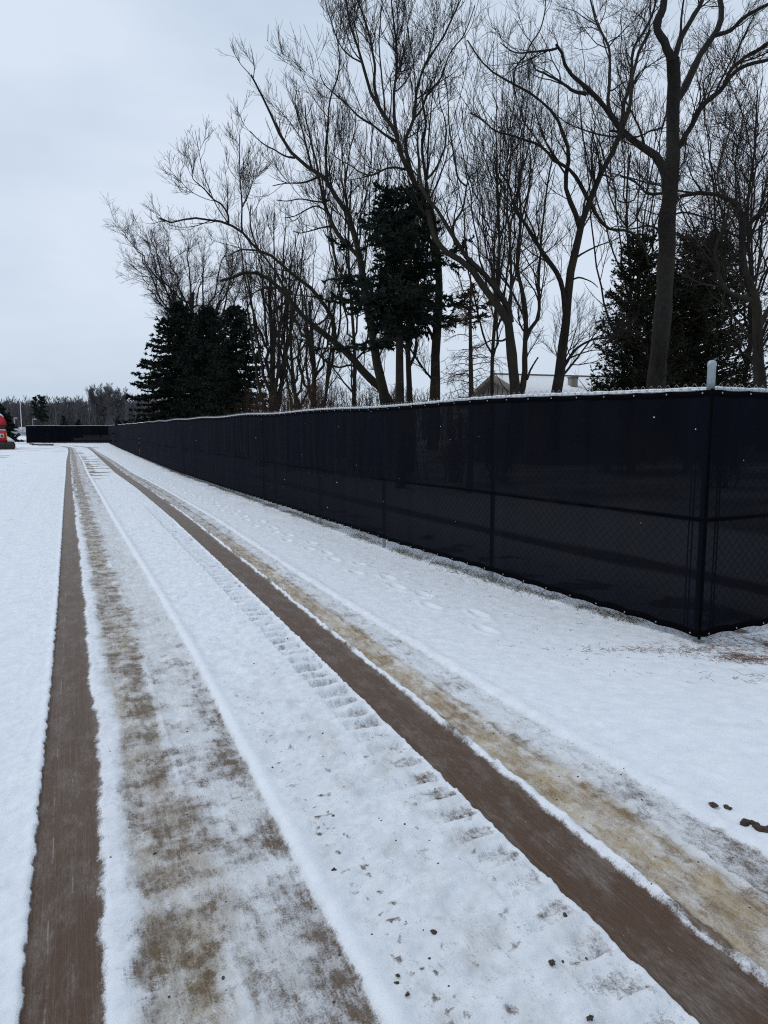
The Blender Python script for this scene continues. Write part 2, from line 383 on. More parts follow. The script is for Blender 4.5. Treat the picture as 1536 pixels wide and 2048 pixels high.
    tint += 0.35 * np.clip(cov, 0, 0.6) * (e > 2.6) + cen * near * 0.24 + 0.40 * cen * near * sst(0.5, 0.7, fbm(s * 4, e * 5, 3, 135))
    # relief
    z = -0.016 * np.clip(l1 + r1, 0, 1) - 0.010 * np.clip(l3 + l4 + r2 + r3, 0, 1) * (1 - 0.4 * far)
    z += 0.016 * np.exp(-((e - 0.935) / 0.035) ** 2) + 0.014 * np.exp(-((e - 1.965) / 0.014) ** 2) * sst(0.36, 0.5, fbm(s * 3, e * 0, 2, 9))
    z += 0.010 * np.exp(-((e - 2.545) / 0.045) ** 2) + 0.006 * np.exp(-((e + 0.015) / 0.02) ** 2)
    z -= pad * (0.012 + 0.026 * sst(2.6, 4.0, s)); z += (e < 0) * 0.010 * (fbm(s * 24, e * 24, 2, 120) - 0.5) * (s < 14)
    inside = sst(-0.05, 0.0, e) * (1 - sst(2.5, 2.6, e))
    rough = np.where(e < 0, 0.4, 1.0) * (1 - 0.85 * np.clip(l1 + r1, 0, 1)) * (1 - 0.8 * np.exp(-((e - 0.94) / 0.04) ** 2)) * (1 - 0.7 * sst(2.5, 2.56, e))
    z += rough * (0.030 * (fbm(s * 16, e * 11, 3, 101) - 0.5) + cen * 0.040 * (fbm(s * 8.5, e * 2.6, 3, 103) - 0.5))
    z += (1 - inside) * (0.018 * (fbm(X * 2.1, Y * 5.0, 4, 105) - 0.5) + 0.012 * (fbm(X * 9, Y * 14, 2, 106) - 0.5)) * (Y < 60)
    z -= 0.010 * band(e, 0.0, 0.03, 0.004) * 0
    # faint wheel grooves running along the mud
    z += (l1 + r1) * 0.004 * (fbm(e * 90, s * 1.2, 2, 107) - 0.5)
    z += (l3 + r2 + l4 + r3) * 0.005 * (fbm(e * 60, s * 1.5, 2, 108) - 0.5)
    z -= 0.007 * (band(e, -1.25, -0.95, 0.02) + band(e, -0.72, -0.50, 0.02)) * (0.5 + 0.5 * np.sin(s * 42)) * sst(3, 5, s) * (1 - sst(26, 36, s))
    # low bank under the fence
    z += 0.075 * np.exp(-((g + 0.15) / 0.35) ** 2) * sst(8, 13, s) * (fbm(s * 0.9, d * 1.5, 3, 109)) * (s < 80)
    # footprints along the fence
    for k in range(46):
        fs = 4.6 + k * 0.42; fo = 0.10 if k % 2 else -0.10
        fX, fY = to_world(3.18 - 0.012 * fs + fo * 0.8 + 0.05 * math.sin(k * 1.9), fs + 0.05 * math.sin(k * 3.1))
        q = ((X - fX) * C25 + (Y - fY) * S25) ** 2 / 0.045 ** 2 + (-(X - fX) * S25 + (Y - fY) * C25) ** 2 / 0.13 ** 2
        hit = q < 6
        if hit.any():
            z[hit] += (-0.018 * np.exp(-q[hit] ** 2) + 0.008 * np.exp(-(q[hit] - 2.2) ** 2))
            cov[hit] += 0.08 * np.exp(-q[hit] ** 2)
    fade = 1 - sst(70, 110, np.hypot(X, Y)); z *= fade
    return e, cov, tone, z, np.clip(tint, 0, 1)

def axis(lo, hi, parts):
    out = [parts[0][0]]
    for a, b, st in parts: out += list(np.arange(a + st, b + st * 0.3, st))
    x = out[-1]; st = parts[-1][2]
    while x < hi: st *= 1.18; x += st; out.append(x)
    x = out[0]; st = parts[0][2]; pre = []
    while x > lo: st *= 1.22; x -= st; pre.append(x)
    return np.array(pre[::-1] + out)
dax = axis(-900, 900, [(-2.2, -0.32, 0.022), (-0.32, 2.72, 0.0085), (2.72, 5.0, 0.020)])
sl = [0.9]
while sl[-1] < 95: sl.append(sl[-1] + max(0.0075, 0.0034 * sl[-1]))
st = 0.5
while sl[-1] < 900: st *= 1.12; sl.append(sl[-1] + st)
st = 0.02; pre = []; x = 0.9
while x > -60: st *= 1.3; x -= st; pre.append(x)
sax = np.array(pre[::-1] + sl)
Sg, Dg = np.meshgrid(sax, dax, indexing='ij')
Xg, Yg = to_world(Dg, Sg)
eg, cg, tg, zg, ng = ground_fields(Dg.ravel(), Sg.ravel(), Xg.ravel(), Yg.ravel())
ni, nj = Sg.shape; ii = np.arange(ni * nj).reshape(ni, nj)
quads = np.stack([ii[:-1, :-1], ii[:-1, 1:], ii[1:, 1:], ii[1:, :-1]], -1).reshape(-1, 4)

def ground_material():
    m = NT('snow_and_mud')
    rs, re, cov, tone = m.attr('rs'), m.attr('re'), m.attr('cov'), m.attr('tone')
    def vec(a, b):
        n = m.node('ShaderNodeCombineXYZ'); m.link(m.math('MULTIPLY', re, a), n.inputs[0]); m.link(m.math('MULTIPLY', rs, b), n.inputs[1]); return n.outputs[0]
    streak = m.noise(vec(46, 7), 1.0, 6, 0.7)
    streak2 = m.noise(vec(130, 26), 1.0, 5, 0.7)
    grain = m.noise(vec(330, 300), 1.0, 3, 0.7)
    iso = m.noise(vec(17, 13), 1.0, 12, 0.78)
    fine = m.noise(vec(170, 170), 1.0, 4, 0.7)
    crossn = m.noise(vec(9, 34), 1.0, 4, 0.6)
    n = m.math('ADD', m.math('MULTIPLY', iso, 0.55), m.math('MULTIPLY', streak, 0.2))
    n = m.math('ADD', n, m.math('MULTIPLY', fine, 0.25))
    q = m.math('ADD', cov, m.math('MULTIPLY', m.math('SUBTRACT', n, 0.5), 3.4))
    mask = m.maprange(q, 0.36, 0.78)
    mud = m.ramp(tone, [(0.0, (0.093, 0.051, 0.030)), (0.16, (0.106, 0.064, 0.041)), (0.38, (0.145, 0.104, 0.072)), (0.62, (0.150, 0.098, 0.050)), (1.0, (0.235, 0.150, 0.078))])
    wear = m.math('ADD', m.math('MULTIPLY', streak2, 0.34), m.math('ADD', m.math('MULTIPLY', fine, 0.30), m.math('MULTIPLY', grain, 0.36)))
    mud = m.mix(1.0, mud, m.ramp(wear, [(0.30, (0.50, 0.48, 0.46)), (0.52, (1.0, 1.0, 1.0)), (0.72, (1.75, 1.75, 1.75))]), 'MULTIPLY')
    for e0, a_, b_ in ((0.062, 0.50, 0.56), (0.132, 0.56, 0.62), (1.80, 0.55, 0.60), (1.855, 0.60, 0.65)):
        wob = m.math('MULTIPLY', m.math('SUBTRACT', m.noise(vec(0, 2.0), 1.0, 2), 0.5), 0.02)
        dl = m.math('ABSOLUTE', m.math('SUBTRACT', m.math('ADD', re, wob), e0))
        ln = m.math('MULTIPLY', m.maprange(dl, 0.0012, 0.0035, 1, 0), m.maprange(m.noise(vec(0, 3.0 + e0 * 5), 1.0, 5, 0.7), a_, b_))
        mud = m.mix(m.math('MULTIPLY', ln, 0.45), mud, (0.40, 0.37, 0.35))
    lines = m.maprange(m.noise(vec(210, 1.3), 1.0, 3, 0.6), 0.52, 0.68)
    mud = m.mix(m.math('MULTIPLY', lines, m.maprange(grain, 0.4, 0.6, 0.08, 0.34)), mud, (0.26, 0.235, 0.215))
    # dusting of frost over the mud
    fr = m.math('MULTIPLY', m.maprange(m.noise(vec(9, 3.4), 1.0, 7, 0.72), 0.47, 0.64), m.maprange(streak2, 0.35, 0.62, 0.15, 1.0))
    mud = m.mix(m.math('MULTIPLY', fr, 0.55), mud, (0.27, 0.245, 0.225))
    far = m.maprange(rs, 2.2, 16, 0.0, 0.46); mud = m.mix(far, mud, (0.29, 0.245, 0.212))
    snow = m.ramp(m.noise(vec(5, 9), 1.0, 5, 0.6), [(0.3, (0.78, 0.81, 0.85)), (0.7, (0.88, 0.90, 0.93))])
    tint = m.attr('tint')
    gold = m.maprange(tone, 0.36, 0.62)
    goldd = m.maprange(tone, 0.60, 0.95)
    sl = m.mix(gold, (0.50, 0.485, 0.465), (0.43, 0.365, 0.275)); sl = m.mix(goldd, sl, (0.43, 0.325, 0.185))
    smear = m.math('ADD', m.math('MULTIPLY', streak2, 0.45), m.math('MULTIPLY', iso, 0.55))
    sl = m.mix(1.0, sl, m.ramp(smear, [(0.34, (0.66, 0.63, 0.58)), (0.5, (1, 1, 1)), (0.66, (1.42, 1.5, 1.62))]), 'MULTIPLY')
    tn = m.math('MULTIPLY', tint, m.maprange(m.noise(vec(9, 5), 1.0, 6, 0.7), 0.34, 0.58, 0.35, 1.0))
    slush = m.mix(m.math('MULTIPLY', tn, 0.92), snow, sl)
    stain = m.maprange(m.math('ADD', cov, m.math('MULTIPLY', m.math('SUBTRACT', n, 0.5), 1.8)), 0.30, 0.85, 0.0, 0.62)
    col = m.mix(m.math('MAXIMUM', mask, stain), slush, mud)
    # peppering of soil showing through thin snow
    pep = m.math('MULTIPLY', m.maprange(m.noise(vec(95, 80), 1.0, 5, 0.75), 0.555, 0.64), m.maprange(cov, 0.05, 0.30))
    pep = m.math('MULTIPLY', pep, m.maprange(m.noise(vec(11, 9), 1.0, 4, 0.6), 0.42, 0.62))
    col = m.mix(m.math('MULTIPLY', pep, 0.8), col, (0.10, 0.078, 0.058))
    pal = m.math('MULTIPLY', m.maprange(m.noise(vec(120, 70), 1.0, 4, 0.75), 0.57, 0.66), m.math('MULTIPLY', mask, m.maprange(cov, 0.95, 0.75)))
    col = m.mix(m.math('MULTIPLY', pal, 0.6), col, (0.42, 0.37, 0.31))
    # loose grit
    vo = m.node('ShaderNodeTexVoronoi', i_Scale=1.0); vo.inputs['Randomness'].default_value = 1.0; m.link(vec(26, 26), vo.inputs['Vector'])
    cell = m.node('ShaderNodeSeparateColor'); m.link(vo.outputs['Color'], cell.inputs[0])
    grit = m.math('MULTIPLY', m.math('LESS_THAN', vo.outputs['Distance'], 0.13), m.math('GREATER_THAN', cell.outputs[0], 0.86))
    grit = m.math('MULTIPLY', grit, m.maprange(cov, 0.02, 0.12))
    col = m.mix(grit, col, (0.07, 0.06, 0.052))
    m.link(col, m.b.inputs['Base Color'])
    m.link(m.maprange(mask, 0, 1, 0.7, 0.62), m.b.inputs['Roughness']); m.b.inputs['Specular IOR Level'].default_value = 0.3
    h = m.math('ADD', m.math('MULTIPLY', iso, 0.6), m.math('MULTIPLY', fine, 0.3)); h = m.math('SUBTRACT', h, m.math('MULTIPLY', mask, 0.35))
    h = m.math('ADD', h, m.math('MULTIPLY', streak2, 0.12)); h = m.math('ADD', h, m.math('MULTIPLY', grain, 0.12))
    m.bump(h, 0.75, 0.012)
    return m.m
GROUND = ground_material()
ground = mesh_obj('ground', np.stack([Xg.ravel(), Yg.ravel(), zg], 1), quads, GROUND,
                  attrs={'rs': Sg.ravel(), 're': np.where(np.abs(eg) < 6, eg, Dg.ravel()), 'cov': cg, 'tone': tg, 'tint': ng})
tag(ground, 'snow-covered ground with muddy wheel tracks running along the fence', None, None, 'structure')
zgrid = zg.reshape(ni, nj)
def gz(X, Y):
    d, s = to_road(np.asarray(X, float), np.asarray(Y, float))
    j = np.clip(np.searchsorted(dax, d), 1, nj - 1); i = np.clip(np.searchsorted(sax, s), 1, ni - 1)
    return zgrid[i, j]

# ------------------------------------------------------------------ fence
def arc(poly):
    p = np.array(poly, float); s = np.concatenate([[0], np.cumsum(np.linalg.norm(np.diff(p, axis=0), axis=1))])
    def f(u, off=0.0):
        u = np.asarray(u, float); X = np.interp(u, s, p[:, 0]); Y = np.interp(u, s, p[:, 1])
        t0 = (p[1] - p[0]) / s[1]; un = np.minimum(u, 0); X = X + un * t0[0]; Y = Y + un * t0[1]
        uu = np.clip(u, 0.01, s[-1] - 0.01)
        tx = np.interp(uu + .01, s, p[:, 0]) - np.interp(uu - .01, s, p[:, 0]); ty = np.interp(uu + .01, s, p[:, 1]) - np.interp(uu - .01, s, p[:, 1])
        l = np.hypot(tx, ty) + 1e-9
        nx, ny = -ty / l, tx / l
        sg = np.where(nx * (0 - X) + ny * (0 - Y) > 0, 1, -1)     # towards the open side
        return X + sg * nx * off, Y + sg * ny * off
    return f, s[-1]

def post_profile(r, h):
    return [(r, -0.3), (r, h - 0.05), (r * 1.12, h - 0.05), (r * 1.12, h - 0.015), (r * 0.9, h), (r * 0.5, h + 0.012), (0.001, h + 0.016)]

def fence(name, poly, label, seed, post_gap, panels, zb, mesh_to, grom_to, post_from=0.0, top=1.90, endpost=False, screen_side=0.050, group=None):
    rng = np.random.RandomState(seed); f, L = arc(poly)
    X0, Y0 = f(0.0); root = thing(name, (float(X0), float(Y0), 0), label, 'fence', group); O = np.array([X0, Y0, 0.0])
    def sag(u): return 0.012 * np.sin(u * 1.3 + seed) + 0.02 * (fbm(np.asarray(u, float) * 0.22, 0 * np.asarray(u, float), 2, seed + 3) - 0.5)
    us = np.arange(post_from, L - 0.3, post_gap)
    for u in us:
        x, y = f(u); mb = MB(); mb.lathe(post_profile(0.024, top + float(sag(u)) - 0.02), (float(x) - X0, float(y) - Y0, 0), 10)
        mb.build('post', GALV, root, True)
    u = np.linspace(0, L, int(L / 0.3) + 2); x, y = f(u)
    R1 = np.stack([x - X0, y - Y0, top - 0.012 + sag(u)], 1); V, Q = tubes(R1[None], np.full((1, len(u)), 0.018), 8); mesh_obj('top_rail', V, Q, GALV, root)
    R2 = np.stack([x - X0, y - Y0, 0.93 + 0.4 * sag(u)], 1); V, Q = tubes(R2[None], np.full((1, len(u)), 0.020), 6); mesh_obj('middle_rail', V, Q, GALV, root)
    # snow lying on the rail and clinging to the upper knuckles
    u = np.arange(0, L, 0.02 if L < 10 else 0.035); x, y = f(u)
    nz = fbm(u * 7, 0 * u, 3, seed + 9)
    P = np.stack([x - X0, y - Y0, top + 0.004 + sag(u) + 0.006 * nz], 1); V, Q = tubes(P[None], (0.003 + 0.013 * nz)[None], 7); mesh_obj('snow_cap', V, Q, SNOW, root)
    # chain link
    if mesh_to > 0:
        w = 0.038; n = int(min(mesh_to, L) / w); K = int((top + 0.052) / w); zz = 0.001 + np.arange(K + 1) * w
        i = np.arange(n)[:, None]; k = np.arange(K + 1)[None, :]
        uu = np.clip(i * w + w * ((k + i) % 2), 0, L); xx, yy = f(uu.ravel()); zt = sag(uu.ravel())
        side = np.where(((k + i) % 2).ravel() == 0, 0.003, -0.003)
        xs, ys = f(uu.ravel(), 0.028 + 0.0); P = np.stack([xs - X0, ys - Y0 + side, np.tile(zz, n) + zt], 1).reshape(n, K + 1, 3)
        V, Q = tubes(P, np.full((n, K + 1), 0.0021), 3)
        mesh_obj('chain_link_mesh', V, Q, WIRE, root, smooth=False)
    # the dark windscreen, panel by panel
    for a, b in panels:
        b = min(b, L)
        if a >= b: continue
        du = 0.03 if a < 14 else 0.08
        u = np.arange(a, b + du * .5, du); zs = np.linspace(0, 1, 22)
        U, Z = np.meshgrid(u, zs, indexing='ij')
        gp_ = (U / 0.305) - np.floor(U / 0.305)
        scall = 0.014 * (4 * gp_ * (1 - gp_))                       # hem pulled down at each grommet
        zlow = zb(U) + scall + 0.02 * (fbm(U * 0.6, 0 * U, 2, seed + 21) - 0.5)
        ztop = top - 0.014 + sag(U) - 0.008 * (4 * gp_ * (1 - gp_))
        hz = zlow + (ztop - zlow) * Z
        fold = 0.020 * (fbm(U * 3.2, Z * 0.9, 3, seed + 31) - 0.5) + 0.012 * np.sin(U * 20.6 + 3 * fbm(U, Z, 2, 3)) * (Z * (1 - Z)) + 0.025 * (fbm(U * 0.8, Z * 1.5, 2, seed + 37) - 0.5) * (4 * Z * (1 - Z))
        fold = fold + 0.030 * np.sin(math.pi * ((U / 2.42) % 1.0)) * (4 * Z * (1 - Z)) * fbm(U * 0.41, 0 * U, 2, seed + 41)
        fold = fold - 0.010 * np.exp(-((hz - 0.93) / 0.05) ** 2)
        xx, yy = f(U.ravel(), 0.0); x2, y2 = f(U.ravel(), 1.0); nx, ny = x2 - xx, y2 - yy
        off = screen_side + fold.ravel()
        V = np.stack([xx + nx * off - X0, yy + ny * off - Y0, hz.ravel()], 1)
        idx = np.arange(V.shape[0]).reshape(U.shape)
        Q = np.stack([idx[:-1, :-1], idx[1:, :-1], idx[1:, 1:], idx[:-1, 1:]], -1).reshape(-1, 4)
        pan = mesh_obj('privacy_screen', V, Q, FABRIC, root)
        # hem webbing, top and bottom and at the panel ends
        for zi, hh in ((0, 0.045), (-1, 0.040)):
            e0 = V.reshape(U.shape + (3,))[:, zi]; nn = np.stack([nx.reshape(U.shape)[:, 0], ny.reshape(U.shape)[:, 0], 0 * u], 1)
            sgn = 1 if zi == 0 else -1
            ring = [e0 + nn * 0.004 - [0, 0, 0.003 * sgn], e0 + nn * 0.006 + np.array([0, 0, sgn * hh]), e0 - nn * 0.004 + np.array([0, 0, sgn * hh]), e0 - nn * 0.004 - [0, 0, 0.003 * sgn]]
            A = np.stack(ring, 1); ix = np.arange(A.shape[0] * 4).reshape(-1, 4)
            Qh = np.stack([ix[:-1], ix[1:], np.roll(ix, -1, 1)[1:], np.roll(ix, -1, 1)[:-1]], -1).reshape(-1, 4)
            mesh_obj('hem', A.reshape(-1, 3), Qh, HEM, pan)
        # seam where the fabric is tied along the middle rail
        m0 = np.stack([xx.reshape(U.shape)[:, 0] + nx.reshape(U.shape)[:, 0] * (screen_side + 0.003) - X0, yy.reshape(U.shape)[:, 0] + ny.reshape(U.shape)[:, 0] * (screen_side + 0.003) - Y0, 0.935 + 0.4 * sag(u) + 0.006 * np.sin(u * 2.7)], 1)
        V2, Q2 = tubes(m0[None], np.full((1, len(u)), 0.006), 5); mesh_obj('seam', V2, Q2, HEM, pan)
        # grommets
        for g in np.arange(max(math.ceil(a / 0.305 + 0.01), 0) * 0.305 + 0.02, b, 0.305):
            if g > grom_to: break
            for zc, hz_ in ((top - 0.034 + float(sag(g)), 1), (float(zb(np.array(g))) + 0.022 + 0.02 * float(fbm(np.array([g * 0.6]), np.array([0.0]), 2, seed + 21)[0] - 0.5), 0)):
                gx, gy = f(g, screen_side + 0.012 + 0.020 * float(fbm(np.array([g * 3.2]), np.array([hz_ * 0.9]), 3, seed + 31)[0] - 0.5))
                ga, gb = f(g, 1.0), f(g, 0.0); nv = np.array([ga[0] - gb[0], ga[1] - gb[1], 0.0]); uv = np.array([-nv[1], nv[0], 0.0])
                c = np.array([gx - X0, gy - Y0, zc]); r0 = 0.0065
                ang = np.arange(10) * 2 * math.pi / 10
                ringo = [c + r0 * (uv * math.cos(t) + np.array([0, 0, 1]) * math.sin(t)) for t in ang]
                ringi = [c + nv * 0.004 + r0 * 0.7 * (uv * math.cos(t) + np.array([0, 0, 1]) * math.sin(t)) for t in ang]
                ringc = [c - nv * 0.001 + r0 * 0.35 * (uv * math.cos(t) + np.array([0, 0, 1]) * math.sin(t)) for t in ang]
                Vg = np.array(ringo + ringi + ringc); Fg = [[l * 10 + k, l * 10 + (k + 1) % 10, (l + 1) * 10 + (k + 1) % 10, (l + 1) * 10 + k] for l in range(2) for k in range(10)] + [list(range(20, 30))]
                mb = MB(); mb.add(Vg, Fg); mb.build('grommet', GALV, pan, True)
    return root, f, L

fpoly = [to_world(d, s) for d, s in FEN]
def zb_main(u): return np.interp(u, [0, 1, 2.5, 5, 9, 14, 40, 90], [0.045, 0.075, 0.12, 0.13, 0.14, 0.11, 0.07, 0.05])
breaks = [0, 10.35, 23.5, 36.5, 49.5, 62.5, 90]
root_main, f_main, L_main = fence('chain_link_fence', fpoly, 'long galvanised chain link fence hung with dark navy privacy screen beside the wheel tracks', 11,
    2.42, [(a + 0.004 if a else -0.052, b - 0.004) for a, b in zip(breaks[:-1], breaks[1:])], zb_main, 34, 13.5, post_from=2.42)
# lacing at the first panel joint
x, y = f_main(10.35, 0.055); X0, Y0 = f_main(0.0)
mb = MB()
for k in range(22):
    z0 = 0.22 + k * 0.075; xa, ya = f_main(10.35 - 0.03, 0.062); xb, yb = f_main(10.35 + 0.03, 0.062)
    mb.tube([(xa - X0, ya - Y0, z0), (xb - X0, yb - Y0, z0 + 0.035)], 0.006, 5)
mb.build('lacing_cord', HEM, root_main)
# corner post with cap, clamp bands and the tension bars beside it
mb = MB(); mb.lathe([(0.029, -0.3), (0.029, 2.045), (0.032, 2.047), (0.032, 2.068), (0.026, 2.082), (0.013, 2.090), (0.001, 2.092)], (0, 0, 0), 20)
cp = mb.build('corner_post', GALV_PALE, root_main, True)
for z in (0.25, 0.6, 0.93, 1.3, 1.62, 1.86):
    mb = MB(); mb.lathe([(0.0293, z - 0.012), (0.033, z - 0.012), (0.033, z + 0.012), (0.0293, z + 0.012)], (0, 0, 0), 16); mb.build('clamp_band', RAILM, cp, True)
for uo in (0.075, 0.105):
    xa, ya = f_main(uo, 0.02); mb = MB(); mb.box((xa - X0, ya - Y0, 0.98), (0.008, 0.008, 1.8)); mb.build('tension_bar', RAILM, root_main)
mb = MB(); xa, ya = f_main(-0.052, 0.054); mb.tube([(xa - X0, ya - Y0, z) for z in np.linspace(0.035, 1.885, 12)], 0.011, 8); mb.build('corner_hem', HEM, root_main, True)
# return run going back to the right from the corner
cx, cy = fpoly[0]
ret = [(cx + 0.02, cy), (cx + 0.9 * 8, cy + 0.43 * 8)]
root_ret, f_ret, L_ret = fence('chain_link_fence', ret, 'short screened chain link fence run turning back to the right from the tall corner post', 23,
    2.42, [(-0.052, 8)], lambda u: np.interp(u, [0, 0.7, 8], [0.05, 0.055, 0.06]), 5, 5, post_from=2.42)
for uo in (0.075, 0.105):
    xa, ya = f_ret(uo, 0.02); mb = MB(); mb.box((xa - cx - 0.02, ya - cy, 0.98), (0.008, 0.008, 1.8)); mb.build('tension_bar', RAILM, root_ret)
# far run closing the yard
ex, ey = fpoly[-1]
far_poly = [(ex, ey), (-36.3, ey + 0.1), (-38.55, ey + 0.2), (-39.6, ey + 14)]
root_far, f_far, L_far = fence('chain_link_fence', far_poly, 'distant dark screened fence closing the far end of the snowy yard', 37,
    2.42, [(0.02, 6.7), (6.72, 8.97), (9.0, 30)], lambda u: 0.05 + 0 * u, 0, 0)

# ------------------------------------------------------------------ trees
def grow(rng, P, R, per_m, lmin, lmax, ang, trop, rr, rmin, K, tmin=0.15, wig=0.10, lenpow=0.5, spread=0.2, rmaxf=0.016, tmax=1.0):
    N = len(P); seg = np.linalg.norm(np.diff(P, axis=1), axis=2); L = seg.sum(1)
    n = rng.poisson(np.clip(per_m * L * (1 - tmin), 0, 400)); idx = np.repeat(np.arange(N), n); M = len(idx)
    if M == 0: return np.zeros((0, K, 3)), np.zeros((0, K))
    t = tmin + (tmax - tmin) * rng.rand(M); Kp = P.shape[1]; ft = t * (Kp - 1) * 0.999; i0 = ft.astype(int); fr = (ft - i0)[:, None]
    B = P[idx, i0] * (1 - fr) + P[idx, i0 + 1] * fr; r = R[idx, i0] * (1 - fr[:, 0]) + R[idx, i0 + 1] * fr[:, 0]
    T = nrm(P[idx, i0 + 1] - P[idx, i0])
    rv = rng.randn(M, 3); rv[:, 2] += spread; perp = nrm(rv - (rv * T).sum(1, keepdims=True) * T)
    a = np.radians(ang) * (0.65 + 0.7 * rng.rand(M))[:, None]
    D = nrm(np.cos(a) * T + np.sin(a) * perp)
    ln = (lmin + (lmax - lmin) * rng.rand(M) ** 1.3) * (1 - lenpow * t)
    ln = np.minimum(ln, L[idx] * 0.95)
    ln = np.minimum(ln, np.maximum(r / 0.009, lmin * 0.4))
    out = np.empty((M, K, 3)); out[:, 0] = B; d = D.copy(); st = (ln / (K - 1))[:, None]
    drift = rng.randn(M, 3) * wig
    for k in range(1, K):
        d = nrm(d + np.array([0, 0, 1.0]) * trop / K + rng.randn(M, 3) * wig + drift / K)
        out[:, k] = out[:, k - 1] + d * st
    r0 = np.maximum(np.minimum(r * rr, ln * rmaxf), rmin)
    RR = r0[:, None] * np.linspace(1, 0, K)[None, :] ** 0.8 + rmin * np.linspace(0.0, 0.75, K)[None, :]
    return out, RR

def traced(limbs, D, K=16, seed=0, wob=0.0):
    """limbs: list of (points in the reference view, start width, end width, twig density). Returns real 3D centre lines at distance D with depth."""
    rng = np.random.RandomState(seed); done = []; out = []
    for n, lb in enumerate(limbs):
        pts = resample(np.array(lb[0], float), K)
        if done:
            best = min(((np.hypot(q[0][:, 0] - pts[0, 0], q[0][:, 1] - pts[0, 1]).min(), i, int(np.hypot(q[0][:, 0] - pts[0, 0], q[0][:, 1] - pts[0, 1]).argmin())) for i, q in enumerate(done)), key=lambda v: v[0])
            y0 = done[best[1]][1][best[2]] if best[0] < 25 else D + rng.uniform(-0.3, 0.3)
            slope = rng.uniform(-0.55, 0.55)
        else: y0, slope = D, rng.uniform(-0.04, 0.04)
        s = np.concatenate([[0], np.cumsum(np.linalg.norm(np.diff(pts, axis=0), axis=1))]) * D / F
        Y = y0 + slope * s + 0.03 * s * np.sin(s * 1.3 + n)
        P = np.array([at(px, py, yy) for (px, py), yy in zip(pts, Y)])
        w = (0.35 * np.linspace(lb[1], lb[2], K) + 0.65 * np.geomspace(lb[1], max(lb[2], 1.5), K)) * 0.5 * D / F
        if n: w = w * 0.78
        P = P + rng.randn(K, 3) * wob * w[:, None]; 
        w = w * (1 + 0.06 * rng.randn(K))
        done.append((pts, Y)); out.append((P, w, lb[3] if len(lb) > 3 else 1.0))
    return out

def build_tree(name, limbs3, label, cat, group, seed, levels, mat=BARK, tmat=TWIG, boughs=1.0):
    rng = np.random.RandomState(seed)
    P0 = limbs3[0][0][0]; O = np.array([P0[0], P0[1], 0.0])
    root = thing(name, O, label, cat, group)
    Ps = np.array([l[0] for l in limbs3]); Rs = np.array([l[1] for l in limbs3]); dens = np.array([l[2] for l in limbs3])
    V, Q = tubes(Ps - O, Rs, 10); mesh_obj('trunk', V, Q, mat, root)
    VV, QQ, nv = [], [], 0
    groups = []
    if dens.max() > 0:
        lv = levels[0]; acc = []
        for k in range(len(Ps)):
            if dens[k] <= 0: continue
            acc.append(grow(rng, Ps[k:k + 1], Rs[k:k + 1], lv['per_m'] * dens[k], **{q: v for q, v in lv.items() if q != 'per_m'}))
        if boughs > 0:
            for k in range(len(Ps)):
                if dens[k] <= 0: continue
                b = grow(rng, Ps[k:k + 1], Rs[k:k + 1], 0.70 * boughs * dens[k], 1.6, 4.4, 34, levels[0]['trop'] * 1.5, 0.5, 0.007, 12, 0.3, 0.07, lenpow=0.45, rmaxf=0.011)
                if len(b[0]) == 0: continue
                groups.append(b); acc.append(grow(rng, b[0], b[1], **{**lv, 'per_m': lv['per_m'] * 1.1}))
        cur = (np.concatenate([a[0] for a in acc]), np.concatenate([a[1] for a in acc])); groups.append(cur)
        for lv in levels[1:]:
            cur = grow(rng, cur[0], cur[1], **lv); groups.append(cur)
            if len(cur[0]) == 0: break
    for g, (P, R) in enumerate(groups):
        if len(P) == 0: continue
        V, Q = tubes(P - O, R, 3 if len(P) > 400 else 5); VV.append(V); QQ.append(Q[0] + nv); nv += len(V)
    if VV: mesh_obj('crown', np.concatenate(VV), np.concatenate(QQ), tmat, root)
    return root

def LV(s=1.0, up=0.5, d=1.0, rm=0.0044):
    return [dict(per_m=2.1 * d, lmin=0.9 * s, lmax=2.8 * s, ang=40, trop=up, rr=0.55, rmin=rm * 1.2, K=9, tmin=0.12, wig=0.11),
            dict(per_m=4.3 * d, lmin=0.5 * s, lmax=1.6 * s, ang=38, trop=up, rr=0.6, rmin=rm, K=7, tmin=0.12, wig=0.11),
            dict(per_m=8.5 * d, lmin=0.25 * s, lmax=0.95 * s, ang=36, trop=up * 0.8, rr=0.65, rmin=rm * 0.85, K=5, tmin=0.10, wig=0.12)]

def down(pts, w):   # extend a traced trunk to the ground behind the fence
    (x1, y1), (x2, y2) = pts[0], pts[1]
    return pts

